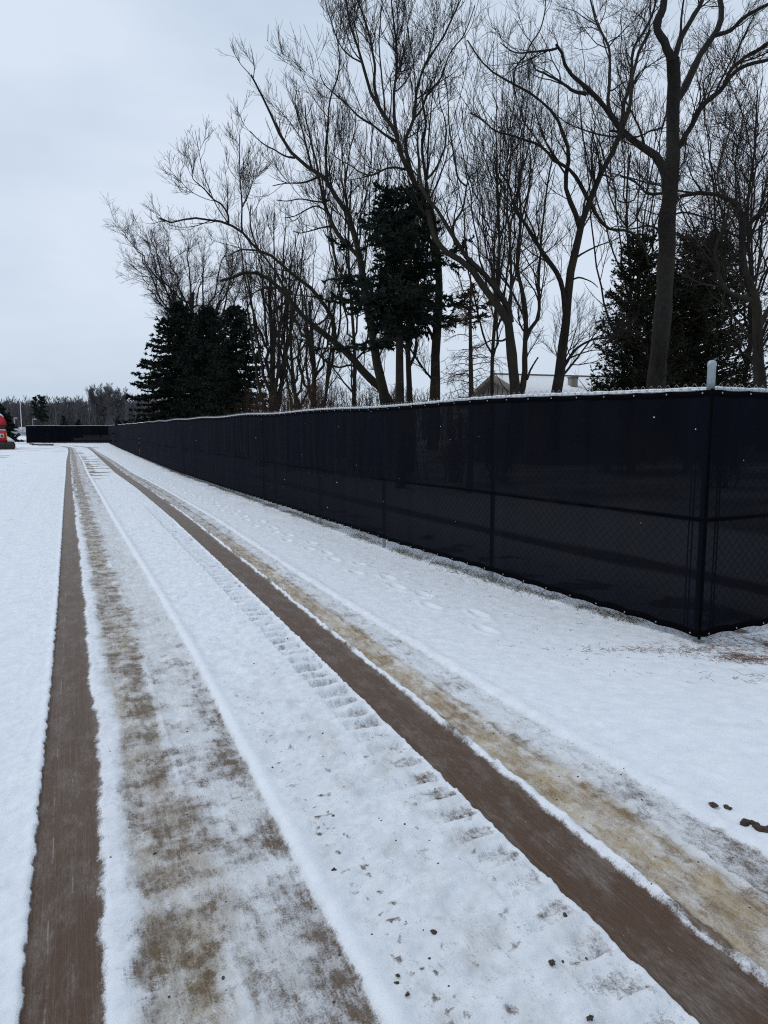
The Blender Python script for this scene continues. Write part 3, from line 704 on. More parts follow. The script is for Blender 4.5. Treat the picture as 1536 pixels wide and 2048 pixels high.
# ---- tall oak beside the corner
oak = [
 ([(1300, 905), (1308, 800), (1318, 740), (1326, 600), (1334, 480), (1340, 400), (1345, 300), (1348, 230), (1346, 165), (1344, 120)], 39, 23, 0.25),
 ([(1344, 124), (1327, 83), (1314, 62), (1316, 40), (1327, 15), (1330, -40), (1322, -110)], 21, 12, 1),
 ([(1346, 130), (1351, 110), (1362, 75), (1384, 37), (1405, 0), (1420, -60), (1440, -120)], 15, 7, 1),
 ([(1348, 205), (1360, 192), (1376, 161), (1401, 108), (1426, 75), (1440, 45), (1442, 10), (1436, -50), (1450, -130)], 20, 10, 1),
 ([(1430, 70), (1450, 65), (1466, 58), (1480, 42), (1495, 30), (1536, 8), (1590, -20)], 11, 6, 1),
 ([(1352, 300), (1366, 280), (1376, 262), (1389, 240), (1400, 218), (1413, 203), (1430, 190), (1447, 174), (1460, 155), (1475, 140), (1500, 128), (1536, 120), (1580, 100)], 15, 6, 1),
 ([(1447, 174), (1455, 155), (1463, 137), (1480, 122), (1500, 108), (1520, 97), (1545, 80), (1590, 70)], 9, 5, 1),
 ([(1338, 400), (1333, 362), (1322, 330), (1312, 312), (1290, 298), (1268, 282), (1244, 261), (1228, 240), (1216, 222), (1200, 202), (1180, 182), (1160, 165), (1145, 152), (1134, 140), (1126, 118), (1122, 98), (1112, 88)], 26, 6, 0.9),
 ([(1172, 188), (1150, 183), (1132, 172), (1115, 160), (1099, 152), (1082, 144), (1072, 140), (1066, 128), (1062, 118)], 9, 3, 1),
 ([(1115, 96), (1100, 100), (1080, 102), (1055, 105), (1035, 106), (1020, 100), (1000, 85)], 6, 2, 1),
 ([(1222, 228), (1216, 205), (1218, 180), (1219, 150), (1220, 120), (1218, 95), (1208, 75), (1200, 60), (1192, 45), (1186, 20), (1176, -20)], 9, 4, 1.1),
 ([(1244, 262), (1246, 230), (1250, 200), (1260, 170), (1264, 137), (1264, 110), (1270, 88), (1285, 68), (1300, 40), (1310, 10), (1318, -40)], 10, 4, 1.1),
 ([(1247, 252), (1256, 232), (1262, 210), (1266, 175), (1275, 150), (1300, 130), (1330, 112)], 6, 2, 1.1),
 ([(1410, 203), (1408, 185), (1406, 170), (1412, 155), (1424, 145), (1428, 136), (1418, 120), (1414, 112)], 5, 2, 0.3),
 ([(1340, 385), (1310, 388), (1290, 384), (1280, 372), (1262, 360), (1240, 352)], 8, 3, 0.8),
 ([(1220, 262), (1232, 262), (1240, 268), (1256, 275), (1280, 272), (1300, 262), (1325, 255)], 6, 3, 0.6),
 ([(1332, 470), (1310, 455), (1290, 452), (1262, 458), (1235, 452), (1210, 462)], 6, 2, 0.8),
 ([(1340, 430), (1370, 425), (1400, 432), (1430, 440), (1460, 452)], 6, 2, 0.8),
]
build_tree('oak_tree', traced(oak, 22.0, 18, 3, 0.10), 'tall bare oak with the thickest trunk and a crooked left limb, near the corner post', 'tree', None, 31, LV(1.0, 0.35, 1.0), BARK_OAK)

# ---- maple left of the oak
mapleB = [
 ([(1106, 900), (1112, 800), (1120, 730), (1128, 665), (1134, 620), (1139, 560), (1146, 520), (1156, 475), (1168, 430), (1180, 400), (1198, 355), (1216, 320), (1230, 295), (1240, 268), (1252, 235), (1262, 200), (1264, 160), (1275, 110), (1300, 60)], 25, 5, 0.7),
 ([(1132, 640), (1128, 600), (1122, 565), (1112, 542), (1100, 525), (1084, 502), (1070, 480), (1060, 462), (1045, 440), (1035, 425), (1024, 400), (1018, 370), (1000, 345)], 15, 4, 1),
 ([(1176, 400), (1165, 376), (1152, 355), (1140, 340), (1122, 328), (1107, 320), (1095, 305), (1078, 290), (1050, 280), (1020, 270), (990, 262), (965, 240), (940, 225)], 11, 3, 1),
 ([(1160, 455), (1152, 430), (1146, 415), (1137, 395), (1131, 372), (1134, 340), (1138, 318), (1136, 295), (1128, 275), (1122, 255), (1114, 236), (1103, 222), (1090, 211), (1075, 196), (1060, 186), (1040, 176), (1028, 168), (1003, 155), (980, 140), (965, 125), (950, 105), (935, 80)], 14, 3, 1),
 ([(1182, 405), (1190, 425), (1202, 442), (1215, 455), (1230, 460), (1252, 461), (1270, 470), (1284, 485), (1292, 505), (1297, 530)], 9, 5, 0.7),
 ([(1126, 738), (1135, 722), (1148, 703), (1160, 692), (1175, 684), (1190, 678), (1215, 676), (1240, 670)], 9, 3, 1),
 ([(1128, 725), (1142, 715), (1165, 706), (1190, 700), (1210, 702)], 5, 2, 0.9),
 ([(1028, 170), (1028, 145), (1038, 125), (1052, 110), (1060, 90), (1080, 60), (1090, 20), (1092, -30)], 5, 2, 1.1),
 ([(1146, 520), (1160, 510), (1178, 500), (1200, 490), (1225, 482), (1245, 470)], 6, 2, 0.8),
 ([(1144, 560), (1156, 555), (1170, 558), (1185, 565), (1196, 575)], 5, 2, 0.6),
 ([(1164, 445), (1168, 410), (1172, 392), (1180, 370), (1186, 340), (1190, 310)], 6, 2, 1),
 ([(1200, 350), (1215, 352), (1224, 360), (1232, 352), (1245, 342)], 5, 3, 0.4),
]
build_tree('maple_tree', traced(mapleB, 18.5, 18, 5, 0.08), 'bare maple with a slanting forked trunk before the snowy roof, left of the oak', 'tree', None, 32, LV(0.9, 0.7, 1.12), BARK)

# ---- multi-stemmed maple in front of the house gable
mapleC = [
 ([(1036, 900), (1032, 800), (1027, 745), (1022, 700), (1019, 650), (1010, 630), (995, 612), (980, 592), (966, 570), (952, 550), (937, 533), (920, 520), (900, 510), (885, 498), (872, 482), (862, 450), (856, 420)], 26, 9, 0.5),
 ([(1020, 645), (1018, 622), (1008, 602), (996, 582), (980, 562), (966, 546), (950, 532), (938, 522), (925, 502), (912, 482), (902, 465), (890, 445), (878, 425), (862, 405), (850, 390), (840, 360), (838, 320), (834, 280), (838, 240)], 17, 5, 0.8),
 ([(1040, 800), (1048, 760), (1049, 720), (1050, 680), (1052, 640), (1050, 610), (1044, 580), (1036, 545), (1034, 505), (1040, 470), (1042, 440), (1040, 400), (1036, 360), (1048, 320)], 16, 5, 0.9),
 ([(1052, 680), (1062, 655), (1074, 640), (1079, 615), (1077, 575), (1078, 540), (1082, 500), (1082, 470), (1088, 430), (1092, 390), (1098, 350), (1108, 300)], 10, 4, 1),
 ([(1020, 620), (1022, 580), (1022, 530), (1020, 490), (1018, 455), (1014, 420), (1016, 380), (1014, 340), (1022, 310), (1036, 290)], 8, 3, 1),
 ([(902, 462), (912, 440), (925, 418), (930, 395), (933, 372), (940, 352), (952, 345)], 7, 3, 1),
 ([(932, 372), (920, 362), (914, 350), (910, 320), (904, 290), (898, 250), (896, 200), (890, 150)], 5, 2, 1.2),
 ([(1042, 440), (1050, 415), (1057, 380), (1060, 350), (1061, 315), (1058, 285), (1062, 250), (1066, 210)], 6, 2, 1.1),
 ([(1016, 676), (1002, 682), (985, 680), (965, 690), (950, 700)], 6, 2, 0.8),
 ([(1054, 760), (1060, 742), (1070, 724), (1076, 715)], 6, 4, 0.1),
 ([(1018, 455), (1028, 430), (1050, 400), (1062, 372), (1064, 345), (1056, 322)], 6, 2, 1),
]
build_tree('maple_tree', traced(mapleC, 17.0, 18, 7, 0.08), 'bare maple with dark stems splitting low, standing before the tan house gable', 'tree', None, 33, LV(0.85, 0.8, 1.12), BARK)

# ---- willow-like maple right of the central spruce
D_ = [
 ([(869, 900), (870, 800), (871, 740), (872, 690), (875, 640), (878, 590), (877, 530), (872, 480), (858, 440), (848, 405), (838, 385), (828, 362), (814, 335), (802, 312), (796, 281), (786, 250), (770, 230), (755, 215), (745, 195), (736, 170), (730, 145), (724, 125), (716, 95), (708, 70), (697, 40), (692, 0), (688, -40)], 26, 3, 0.8),
 ([(836, 380), (824, 350), (814, 312), (811, 281), (820, 258), (828, 235), (831, 205), (834, 180), (842, 150), (852, 125), (868, 100), (880, 85), (892, 65), (900, 45), (912, 20), (925, -10), (930, -50)], 11, 3, 1),
 ([(796, 275), (790, 250), (788, 215), (788, 185), (792, 150), (794, 115), (792, 80), (788, 50), (784, 15), (780, -40)], 8, 3, 1.1),
 ([(760, 218), (752, 190), (748, 165), (750, 135), (746, 110), (742, 85), (736, 60), (726, 30), (716, 0), (706, -50)], 8, 3, 1.1),
 ([(870, 690), (862, 668), (852, 650), (842, 636), (828, 626), (816, 610)], 9, 5, 0.4),
 ([(872, 480), (868, 440), (858, 400), (852, 360), (846, 320), (844, 280), (852, 250), (846, 210), (842, 180)], 11, 4, 1),
 ([(828, 236), (842, 222), (850, 200), (862, 178), (880, 160), (888, 140), (898, 110), (912, 90), (928, 70), (940, 40), (950, 10)], 6, 2, 1.1),
 ([(796, 285), (778, 275), (760, 262), (742, 248), (720, 235), (706, 222), (690, 205), (672, 190), (650, 170), (640, 150)], 7, 2, 1.1),
 ([(815, 340), (790, 335), (770, 338), (745, 350), (722, 345), (700, 330), (680, 320), (660, 305)], 6, 2, 1.1),
 ([(852, 360), (870, 340), (884, 310), (892, 280), (890, 240), (880, 210), (876, 180)], 6, 2, 1.2),
 ([(724, 125), (700, 112), (680, 90), (668, 60), (658, 30), (650, 0)], 4, 2, 1.2),
]
build_tree('silver_maple_tree', traced(D_, 20.0, 22, 9, 0.08), 'tallest bare silver maple rising straight up behind the ragged dark spruce', 'tree', None, 34, LV(0.95, 1.0, 1.15), BARK)

# ---- leaning maple whose stems sweep to the upper left
F_ = [
 ([(780, 900), (770, 800), (758, 748), (750, 700), (742, 650), (734, 605), (728, 570), (725, 540), (715, 495), (702, 440), (685, 412), (668, 388), (655, 362), (640, 350), (624, 342), (606, 326), (590, 315), (578, 298), (566, 280), (556, 262), (546, 240), (536, 215), (526, 195), (514, 175), (502, 150)], 27, 3, 0.8),
 ([(722, 520), (706, 500), (692, 488), (672, 462), (658, 430), (648, 405), (644, 385), (638, 360), (634, 330), (626, 300), (620, 270), (612, 240), (610, 210)], 12, 3, 1),
 ([(655, 362), (652, 330), (652, 290), (656, 250), (658, 215), (664, 185), (674, 158), (680, 120), (676, 90), (672, 60)], 7, 2, 1.1),
 ([(712, 490), (700, 450), (694, 410), (690, 380), (694, 340), (700, 300), (710, 260), (712, 220)], 8, 2, 1.1),
 ([(624, 342), (618, 315), (612, 290), (606, 265), (596, 235), (590, 205), (594, 180)], 6, 2, 1.1),
 ([(640, 352), (618, 362), (600, 366), (580, 366), (562, 368), (545, 372)], 6, 2, 0.9),
 ([(660, 400), (644, 404), (625, 402), (600, 398), (575, 402), (552, 400)], 5, 2, 0.8),
 ([(662, 432), (646, 418), (630, 412), (612, 420), (590, 432), (570, 436)], 5, 2, 0.8),
 ([(664, 452), (640, 456), (620, 462), (600, 466), (586, 462)], 5, 2, 0.7),
 ([(590, 316), (570, 312), (550, 300), (530, 290), (512, 275), (500, 262)], 5, 2, 1),
]
build_tree('silver_maple_tree', traced(F_, 21.5, 20, 11, 0.08), 'bare silver maple whose paired stems sweep toward the upper left from behind the spruce', 'tree', None, 35, LV(0.75, 0.8, 1.3), BARK, boughs=0.8)

# ---- low leaning willow with long arching limbs
G_ = [
 ([(800, 840), (768, 786), (745, 762), (729, 745), (700, 712), (672, 687), (655, 672), (638, 661), (618, 642), (599, 625), (580, 600), (560, 578), (545, 565), (530, 552), (514, 546), (498, 544), (480, 548), (463, 556), (440, 562)], 21, 5, 0.9),
 ([(672, 687), (668, 660), (664, 635), (650, 612), (634, 590), (620, 575), (606, 565), (575, 540), (548, 515), (530, 505), (515, 500), (502, 485), (492, 471), (475, 458), (457, 448), (442, 443), (428, 442), (408, 438), (387, 436), (370, 438), (350, 445), (335, 444), (319, 436)], 12, 3, 1),
 ([(484, 464), (483, 440), (484, 415), (483, 392), (480, 350), (479, 315), (479, 270)], 4.5, 1.5, 1.1),
 ([(457, 448), (456, 430), (448, 415), (438, 405), (428, 400), (415, 385), (402, 372), (387, 360), (384, 345), (384, 326)], 5, 1.5, 1.2),
 ([(600, 628), (592, 612), (575, 590), (560, 560), (545, 535), (530, 515), (515, 495), (505, 470), (500, 440), (502, 410)], 8, 3, 1),
 ([(560, 578), (540, 575), (520, 580), (500, 590), (480, 600)], 5, 2, 0.9),
 ([(484, 415), (492, 400), (500, 380), (506, 360), (508, 340)], 3, 1.5, 1.2),
 ([(520, 502), (500, 500), (480, 500), (460, 510), (445, 515)], 5, 2, 1),
 ([(720, 738), (700, 730), (676, 735), (650, 722), (630, 700), (600, 680), (575, 668)], 6, 2, 1),
]
build_tree('willow_tree', traced(G_, 22.5, 20, 13, 0.08), 'bare willow leaning far left with long arching limbs above the dark evergreens', 'tree', None, 36, LV(0.58, 0.95, 1.5), BARK, boughs=0.25)

# ---- gnarled tree at the right edge
K_ = [
 ([(1530, 900), (1524, 800), (1520, 760), (1517, 690), (1516, 650), (1512, 612), (1503, 580), (1492, 550), (1487, 520), (1484, 500), (1484, 470), (1488, 440), (1480, 422), (1470, 405), (1455, 395), (1430, 388), (1405, 386), (1380, 388), (1362, 393)], 32, 7, 0.7),
 ([(1512, 612), (1500, 598), (1482, 594), (1466, 590), (1451, 578), (1440, 560), (1436, 530), (1430, 505), (1435, 480), (1448, 455), (1455, 430), (1460, 400)], 14, 5, 1),
 ([(1518, 720), (1510, 700), (1500, 678), (1482, 652), (1466, 630), (1456, 615), (1440, 602), (1420, 590)], 12, 4, 0.9),
 ([(1486, 470), (1505, 440), (1520, 428), (1536, 420), (1570, 405)], 14, 7, 1),
 ([(1487, 445), (1495, 410), (1500, 370), (1505, 330), (1510, 290), (1512, 240), (1515, 180)], 8, 3, 1.2),
 ([(1455, 395), (1440, 380), (1435, 350), (1440, 320), (1452, 290), (1460, 250)], 6, 2, 1.2),
 ([(1500, 578), (1516, 540), (1520, 500), (1524, 460), (1520, 420), (1528, 380)], 7, 3, 1.1),
 ([(1486, 480), (1470, 470), (1450, 466), (1430, 470), (1410, 466), (1390, 455)], 6, 2, 1.1),
 ([(1451, 578), (1445, 610), (1455, 640)], 5, 2, 0.7),
 ([(1405, 386), (1395, 370), (1385, 355), (1375, 330)], 5, 2, 1.2),
 ([(1480, 422), (1478, 380), (1470, 340), (1475, 300), (1490, 260)], 6, 2, 1.2),
 ([(1500, 600), (1490, 570), (1470, 545), (1450, 520), (1430, 500), (1405, 480)], 5, 2, 1.1),
 ([(1520, 650), (1540, 610), (1550, 560), (1548, 500), (1560, 440)], 12, 5, 1),
]
build_tree('apple_tree', traced(K_, 14.0, 18, 15, 0.10), 'gnarled bare tree with twisting low limbs, at the right edge behind the fence', 'tree', None, 37, LV(0.62, 0.3, 1.6, 0.004), BARK)

# ---- thin dead conifer with drooping bare branches
def dead_spruce():
    rng = np.random.RandomState(5); D = 17.5
    b = at(940, 880, D); t = at(944, 545, D); H = t[2]
    O = np.array([b[0], D, 0]); root = thing('dead_spruce_tree', O, 'thin dead spruce with drooping reddish bare boughs, left of the tan gable', 'tree')
    z = np.linspace(0, H, 14); P = np.stack([0.03 * np.sin(z) + (t[0] - b[0]) * z / H, 0 * z, z], 1)
    V, Q = tubes(P[None], (0.085 * (1 - z / H) ** 0.7 + 0.008)[None], 8); mesh_obj('trunk', V, Q, BARK, root)
    n = 110; zb = 0.7 + (H - 0.9) * rng.rand(n); a = rng.rand(n) * 2 * math.pi; ln = (1.25 - 0.8 * (zb / H)) * (0.7 + 0.6 * rng.rand(n))
    K = 9; q = np.linspace(0, 1, K); B = np.empty((n, K, 3))
    for k, t_ in enumerate(q):
        B[:, k, 0] = np.cos(a) * ln * t_; B[:, k, 1] = np.sin(a) * ln * t_; B[:, k, 2] = zb + 0.16 * ln * math.sin(t_ * 2.2) - 0.42 * ln * t_ ** 2 + 0.10 * ln * t_ ** 4
    B += rng.randn(n, K, 3) * 0.012
    R = (0.013 * (1 - 0.8 * q))[None] * np.ones((n, 1))
    g1 = grow(rng, B, R, 7, 0.2, 0.7, 50, -0.35, 0.7, 0.004, 5, 0.15, 0.12, spread=-0.1)
    g2 = grow(rng, g1[0], g1[1], 7, 0.1, 0.3, 45, -0.3, 0.7, 0.0035, 4, 0.1, 0.12)
    VV, QQ, nv = [], [], 0
    for P, R in ((B, R), g1, g2):
        V, Q = tubes(P, R, 3); VV.append(V); QQ.append(Q[0] + nv); nv += len(V)
    mesh_obj('boughs', np.concatenate(VV), np.concatenate(QQ), TWIG_RED, root)
dead_spruce()

# ---- procedural bare trees of the background rows
def auto_tree(name, px, D, py_top, spread_px, label, seed, nlimb=9, w=16, up=0.9, fork=0.25, dens=1.0, tmat=TWIG, group=None, lean=0.0, rm=0.007, cat='tree', wide=1.0):
    rng = np.random.RandomState(seed); X = (px - 768) / F * D; top = at(px, py_top, D)[2]; H = top; S = spread_px / F * D / 2
    K = 14; zt = np.linspace(0, 0.72 * H, K); tr = 0.5 * w * D / F
    P = np.stack([X + lean * (zt / H) * S + 0.05 * S * np.sin(zt * 0.7 + seed), D + 0.05 * S * np.cos(zt * 0.6), zt], 1)
    L = [(P, tr * (1 - zt / H * 0.9) * (1 + 0.3 * np.exp(-zt * 1.5)), 0.6)]
    for k in range(nlimb):
        t0 = fork + (0.72 - fork) * (k + rng.rand()) / nlimb * 0.9; z0 = t0 * H; i = int(np.clip(z0 / (0.72 * H) * (K - 1), 0, K - 2))
        a = k * 2.4 + rng.rand(); b0 = P[i]; out = S * (0.55 + 0.5 * rng.rand()) * wide; rise = (H - z0) * (0.75 + 0.3 * rng.rand())
        q = np.linspace(0, 1, K); cu = q ** (0.62 + 0.2 * rng.rand())
        B = np.stack([b0[0] + math.cos(a) * out * cu, b0[1] + math.sin(a) * out * cu, b0[2] + rise * q ** (1.0 + 0.25 * up)], 1)
        B[1:] += rng.randn(K - 1, 3) * 0.02 * S
        r0 = L[0][1][i] * 0.55; L.append((B, r0 * (1 - q) ** 0.7 + rm, 1.0))
    sc = H / 11.0
    return build_tree(name, L, label, cat, group, seed + 100, LV(0.9 * sc, up, dens / sc, rm), BARK, tmat, 0)

auto_tree('bare_tree', 395, 68, 462, 250, 'rounded bare tree of fine twigs spreading behind the left evergreens', 41, 18, 13, 0.25, 0.30, 1.3, rm=0.010, wide=1.15)
auto_tree('bare_tree', 546, 33, 430, 150, 'upright bare tree with many narrow stems, right of the three left evergreens', 42, 14, 16, 1.3, 0.12, 0.9, rm=0.006)
auto_tree('bare_tree', 626, 30, 470, 190, 'shorter bare tree forking low between the leaning willow and the tangled brush', 43, 11, 14, 1.0, 0.10, 0.8, rm=0.0055)
auto_tree('bare_tree', 590, 40, 470, 180, 'hazy bare tree in the gap behind the arching willow limbs', 44, 10, 10, 1.1, 0.2, 0.8, rm=0.0065)
auto_tree('bare_tree', 818, 26, 300, 150, 'slim bare tree growing close behind the ragged spruce trunk', 45, 9, 15, 1.1, 0.35, 1.0, rm=0.007)
auto_tree('bare_tree', 985, 27, 60, 210, 'pale twiggy bare tree far behind the maple stems in front of the gable', 46, 14, 9, 1.1, 0.3, 0.75, rm=0.005)
auto_tree('bare_tree', 1240, 30, 40, 260, 'bare tree in the background between the slanting maple and the oak', 47, 14, 9, 0.9, 0.3, 0.75, rm=0.0055)
auto_tree('bare_tree', 1475, 27, 150, 300, 'bare tree with a dense web of twigs at the upper right, behind the gnarled tree', 48, 16, 12, 0.5, 0.25, 1.0, rm=0.0055)
auto_tree('bare_tree', 705, 28, 120, 230, 'bare tree with thin upright shoots behind the sweeping maple stems', 49, 14, 9, 1.2, 0.3, 0.75, rm=0.005)

# ---- evergreens
def conifer(name, px, D, py_top, half_px, label, seed, z0=0.3, nb=150, mat=NEEDLE, droop=0.35, ragged=0.25, shape=0.85, leaf=0.16, ndens=1.0, tilt=0.0, group=None, gaps=None, needles=12, rise=0.0, base_y=None, twigs=16, flat=0.35):
    rng = np.random.RandomState(seed); X = (px - 768) / F * D; H = at(px, py_top, D)[2]; S = half_px / F * D
    O = (X, D, 0); root = thing(name, O, label, 'tree', group)
    z = np.linspace(0, H, 12); tr = 0.012 * H + 0.05
    P = np.stack([0.02 * np.sin(z + seed), 0.02 * np.cos(z), z], 1); V, Q = tubes(P[None], (tr * (1 - z / H) ** 0.8 + 0.01)[None], 8)
    mesh_obj('trunk', V, Q, BARK, root)
    zb = z0 + (H * 0.985 - z0) * rng.rand(nb) ** 1.05; a = rng.rand(nb) * 2 * math.pi
    rel = (zb - z0) / (H - z0)
    ln = S * ((1 - rel) ** shape) * (1 - ragged + 2 * ragged * rng.rand(nb)) + 0.12
    if gaps is not None: ln = ln * gaps(rel, a, rng)
    keep = ln > 0.1; zb, a, ln, rel = zb[keep], a[keep], ln[keep], rel[keep]; n = len(zb)
    K = 8; q = np.linspace(0, 1, K); B = np.empty((n, K, 3))
    for k, t in enumerate(q):
        B[:, k, 0] = np.cos(a) * ln * t; B[:, k, 1] = np.sin(a) * ln * t
        B[:, k, 2] = zb + ln * (rise * t - droop * t * t * (1.2 - rel) + 0.22 * t ** 4)
    B[:, 1:] += rng.randn(n, K - 1, 3) * 0.03
    RB = (0.010 + 0.012 * ln)[:, None] * (1 - 0.85 * q)[None]
    V, Q = tubes(B, RB, 4); mesh_obj('branches', V, Q, BARK, root)
    # side twigs
    idx = np.repeat(np.arange(n), np.maximum((twigs * ln / max(S, .1) + 4).astype(int), 3)); M = len(idx)
    t = 0.12 + 0.88 * rng.rand(M); ft = t * (K - 1) * 0.999; i0 = ft.astype(int); fr = (ft - i0)[:, None]
    b = B[idx, i0] * (1 - fr) + B[idx, i0 + 1] * fr; T = nrm(B[idx, i0 + 1] - B[idx, i0])
    side = np.where(rng.rand(M) < 0.5, 1, -1)[:, None]; perp = nrm(np.cross(T, np.array([0, 0, 1.0]))) * side
    d = nrm(T * 0.7 + perp * 0.8 + rng.randn(M, 3) * flat * np.array([1, 1, 0.8])); tl = (0.16 + 0.42 * rng.rand(M)) * np.minimum(1, 0.35 + ln[idx] / 2.0) * (1.15 - 0.6 * t)
    e = b + d * tl[:, None] + np.array([0, 0, -0.12]) * tl[:, None]
    # needle sprays: small pointed blades set round every twig
    nn = int(needles * ndens); ti = np.repeat(np.arange(M), nn); u = rng.rand(len(ti))[:, None]
    c = b[ti] * (1 - u) + e[ti] * u; tw = nrm(e - b)[ti]
    o = nrm(rng.randn(len(ti), 3)); o = nrm(tw * 0.9 + o * 0.9); w = nrm(np.cross(o, rng.randn(len(ti), 3)))
    l = leaf * (0.6 + 0.8 * rng.rand(len(ti)))[:, None]
    A = c - o * l * 0.3; T1 = c + o * l * 0.7; M1 = c + w * l * 0.17; M2 = c - w * l * 0.17
    V = np.stack([A, M1, T1, M2], 1).reshape(-1, 3); Q = np.arange(len(V)).reshape(-1, 4)
    mesh_obj('foliage', V, Q, mat, root, smooth=False)
    return root

conifer('spruce_tree', 368, 60, 600, 132, 'dense dark spruce, leftmost and tallest of the three evergreens at the far fence', 61, 0.2, 420, leaf=0.30, needles=16, twigs=26, shape=0.72, ragged=0.12)
conifer('spruce_tree', 424, 50, 612, 92, 'dark narrow spruce in the middle of the three evergreens at the far fence', 62, 0.2, 340, leaf=0.27, needles=13, twigs=22, shape=0.7, ragged=0.15)
conifer('spruce_tree', 478, 42, 610, 90, 'thinner see-through spruce, rightmost of the three evergreens at the far fence', 63, 0.3, 330, leaf=0.20, needles=11, twigs=18, shape=0.62, ragged=0.3)
def gaps_c(rel, a, rng):
    g = np.ones_like(rel)
    g *= np.where(rel < 0.46, 0.0, 1.0)                                      # bare lower trunk
    layers = 0.62 + 0.5 * np.sin(rel * 34 + 1.2 * np.cos(a)) * (rel < 0.80)
    return g * np.clip(layers, 0.38, 1.15)
conifer('spruce_tree', 800, 18.8, 368, 172, 'ragged layered spruce with a bare lower trunk, in the middle of the tree line', 64, 0.6, 420, leaf=0.12, needles=15, twigs=30, shape=0.30, ragged=0.32, gaps=gaps_c, droop=0.3)
conifer('cedar_tree', 1262, 25, 470, 96, 'dark cedar left of the oak trunk with sky showing through its foliage', 65, 0.3, 340, NEEDLE_B, leaf=0.11, needles=12, twigs=24, shape=0.48, ragged=0.15, rise=0.5, droop=0.3, flat=0.6)
conifer('cedar_tree', 1376, 26, 474, 158, 'broad dark cedar right of the oak trunk, behind the corner post', 66, 0.3, 560, NEEDLE_B, leaf=0.11, needles=12, twigs=26, shape=0.48, ragged=0.12, rise=0.5, droop=0.3, flat=0.6)
# small evergreens by the far road
conifer('small_spruce_tree', 132, 118, 832, 10, 'small snow-dusted spruce poking above the far fence', 67, 0.2, 60, leaf=0.35, needles=8, twigs=10)
conifer('small_spruce_tree', 161, 120, 841, 7, 'smallest spruce just showing over the far fence, right of its twin', 68, 0.2, 50, leaf=0.35, needles=8, twigs=10)
conifer('spruce_tree', 8, 84, 806, 30, 'dark spruce rising behind the red machine at the left edge', 69, 0.3, 140, leaf=0.3, needles=9, twigs=16, shape=0.8)
conifer('pine_tree', 77, 165, 794, 5, 'narrow pine standing above the far woods, left of the taller pine', 70, 4.5, 34, leaf=0.45, needles=7, twigs=7, shape=0.25, ragged=0.35)
conifer('pine_tree', 90, 160, 790, 10, 'tall lopsided pine standing above the far woods behind the dark fence', 71, 3.2, 50, leaf=0.45, needles=7, twigs=8, shape=0.25, ragged=0.45)

# ---- tangled brush behind the fence
def shrub(px, D, py_top, w_px, label, seed, mat=TWIG_RED, n=60, group='brush behind the fence'):
    rng = np.random.RandomState(seed); X = (px - 768) / F * D; H = at(px, py_top, D)[2]; S = w_px / F * D / 2
    K = 9; q = np.linspace(0, 1, K); a = rng.rand(n) * 2 * math.pi; out = S * rng.rand(n) ** 0.6; h = H * (0.6 + 0.4 * rng.rand(n)); bx = rng.randn(n, 2) * 0.25 * S
    P = np.stack([bx[:, :1] + (np.cos(a) * out)[:, None] * q[None] ** 0.8, bx[:, 1:] + (np.sin(a) * out)[:, None] * q[None] ** 0.8, h[:, None] * (q[None] ** 1.1 - 0.15 * q[None] ** 3)], 2)
    P[:, 1:] += rng.randn(n, K - 1, 3) * 0.05
    R = 0.014 * (1 - 0.75 * q)[None] * np.ones((n, 1))
    g1 = grow(rng, P, R, 4.5, 0.3, 1.0, 45, 0.3, 0.7, 0.005, 6, 0.15, 0.15); g2 = grow(rng, g1[0], g1[1], 6, 0.15, 0.5, 45, 0.2, 0.7, 0.0045, 4, 0.1, 0.15)
    root = thing('shrub', (X, D, 0), label, 'shrub', group)
    V, Q = tubes(P, R, 4); mesh_obj('stems', V, Q, BARK, root)
    V1, Q1 = tubes(*g1, 3); V2, Q2 = tubes(*g2, 3); mesh_obj('twigs', np.concatenate([V1, V2]), np.concatenate([Q1[0], Q2[0] + len(V1)]), mat, root)
shrub(520, 30, 735, 120, 'low tangled brown brush at the foot of the rightmost evergreen', 81)
shrub(585, 27, 728, 130, 'reddish tangled brush below the arching willow limbs', 82)
shrub(650, 25, 720, 130, 'widest clump of reddish brush, beneath the leaning willow trunk', 83)
shrub(712, 23.5, 752, 110, 'low dark brush at the foot of the leaning willow', 84, TWIG)
shrub(815, 23, 745, 110, 'low bare brush around the foot of the ragged spruce', 85, TWIG, 40)
shrub(905, 21, 762, 90, 'low bare brush at the foot of the dead spruce', 86, TWIG_RED, 30)
shrub(1215, 26, 742, 90, 'low twiggy brush between the slanting maple and the oak', 87, TWIG, 30)
shrub(760, 22, 748, 110, 'low twiggy brush between the leaning willow and the ragged spruce', 89, TWIG, 45)
shrub(1000, 21, 757, 90, 'low bare brush at the foot of the stems before the gable', 90, TWIG, 26)
shrub(1440, 19, 735, 120, 'low twiggy brush right of the oak, behind the corner post', 88, TWIG, 35)

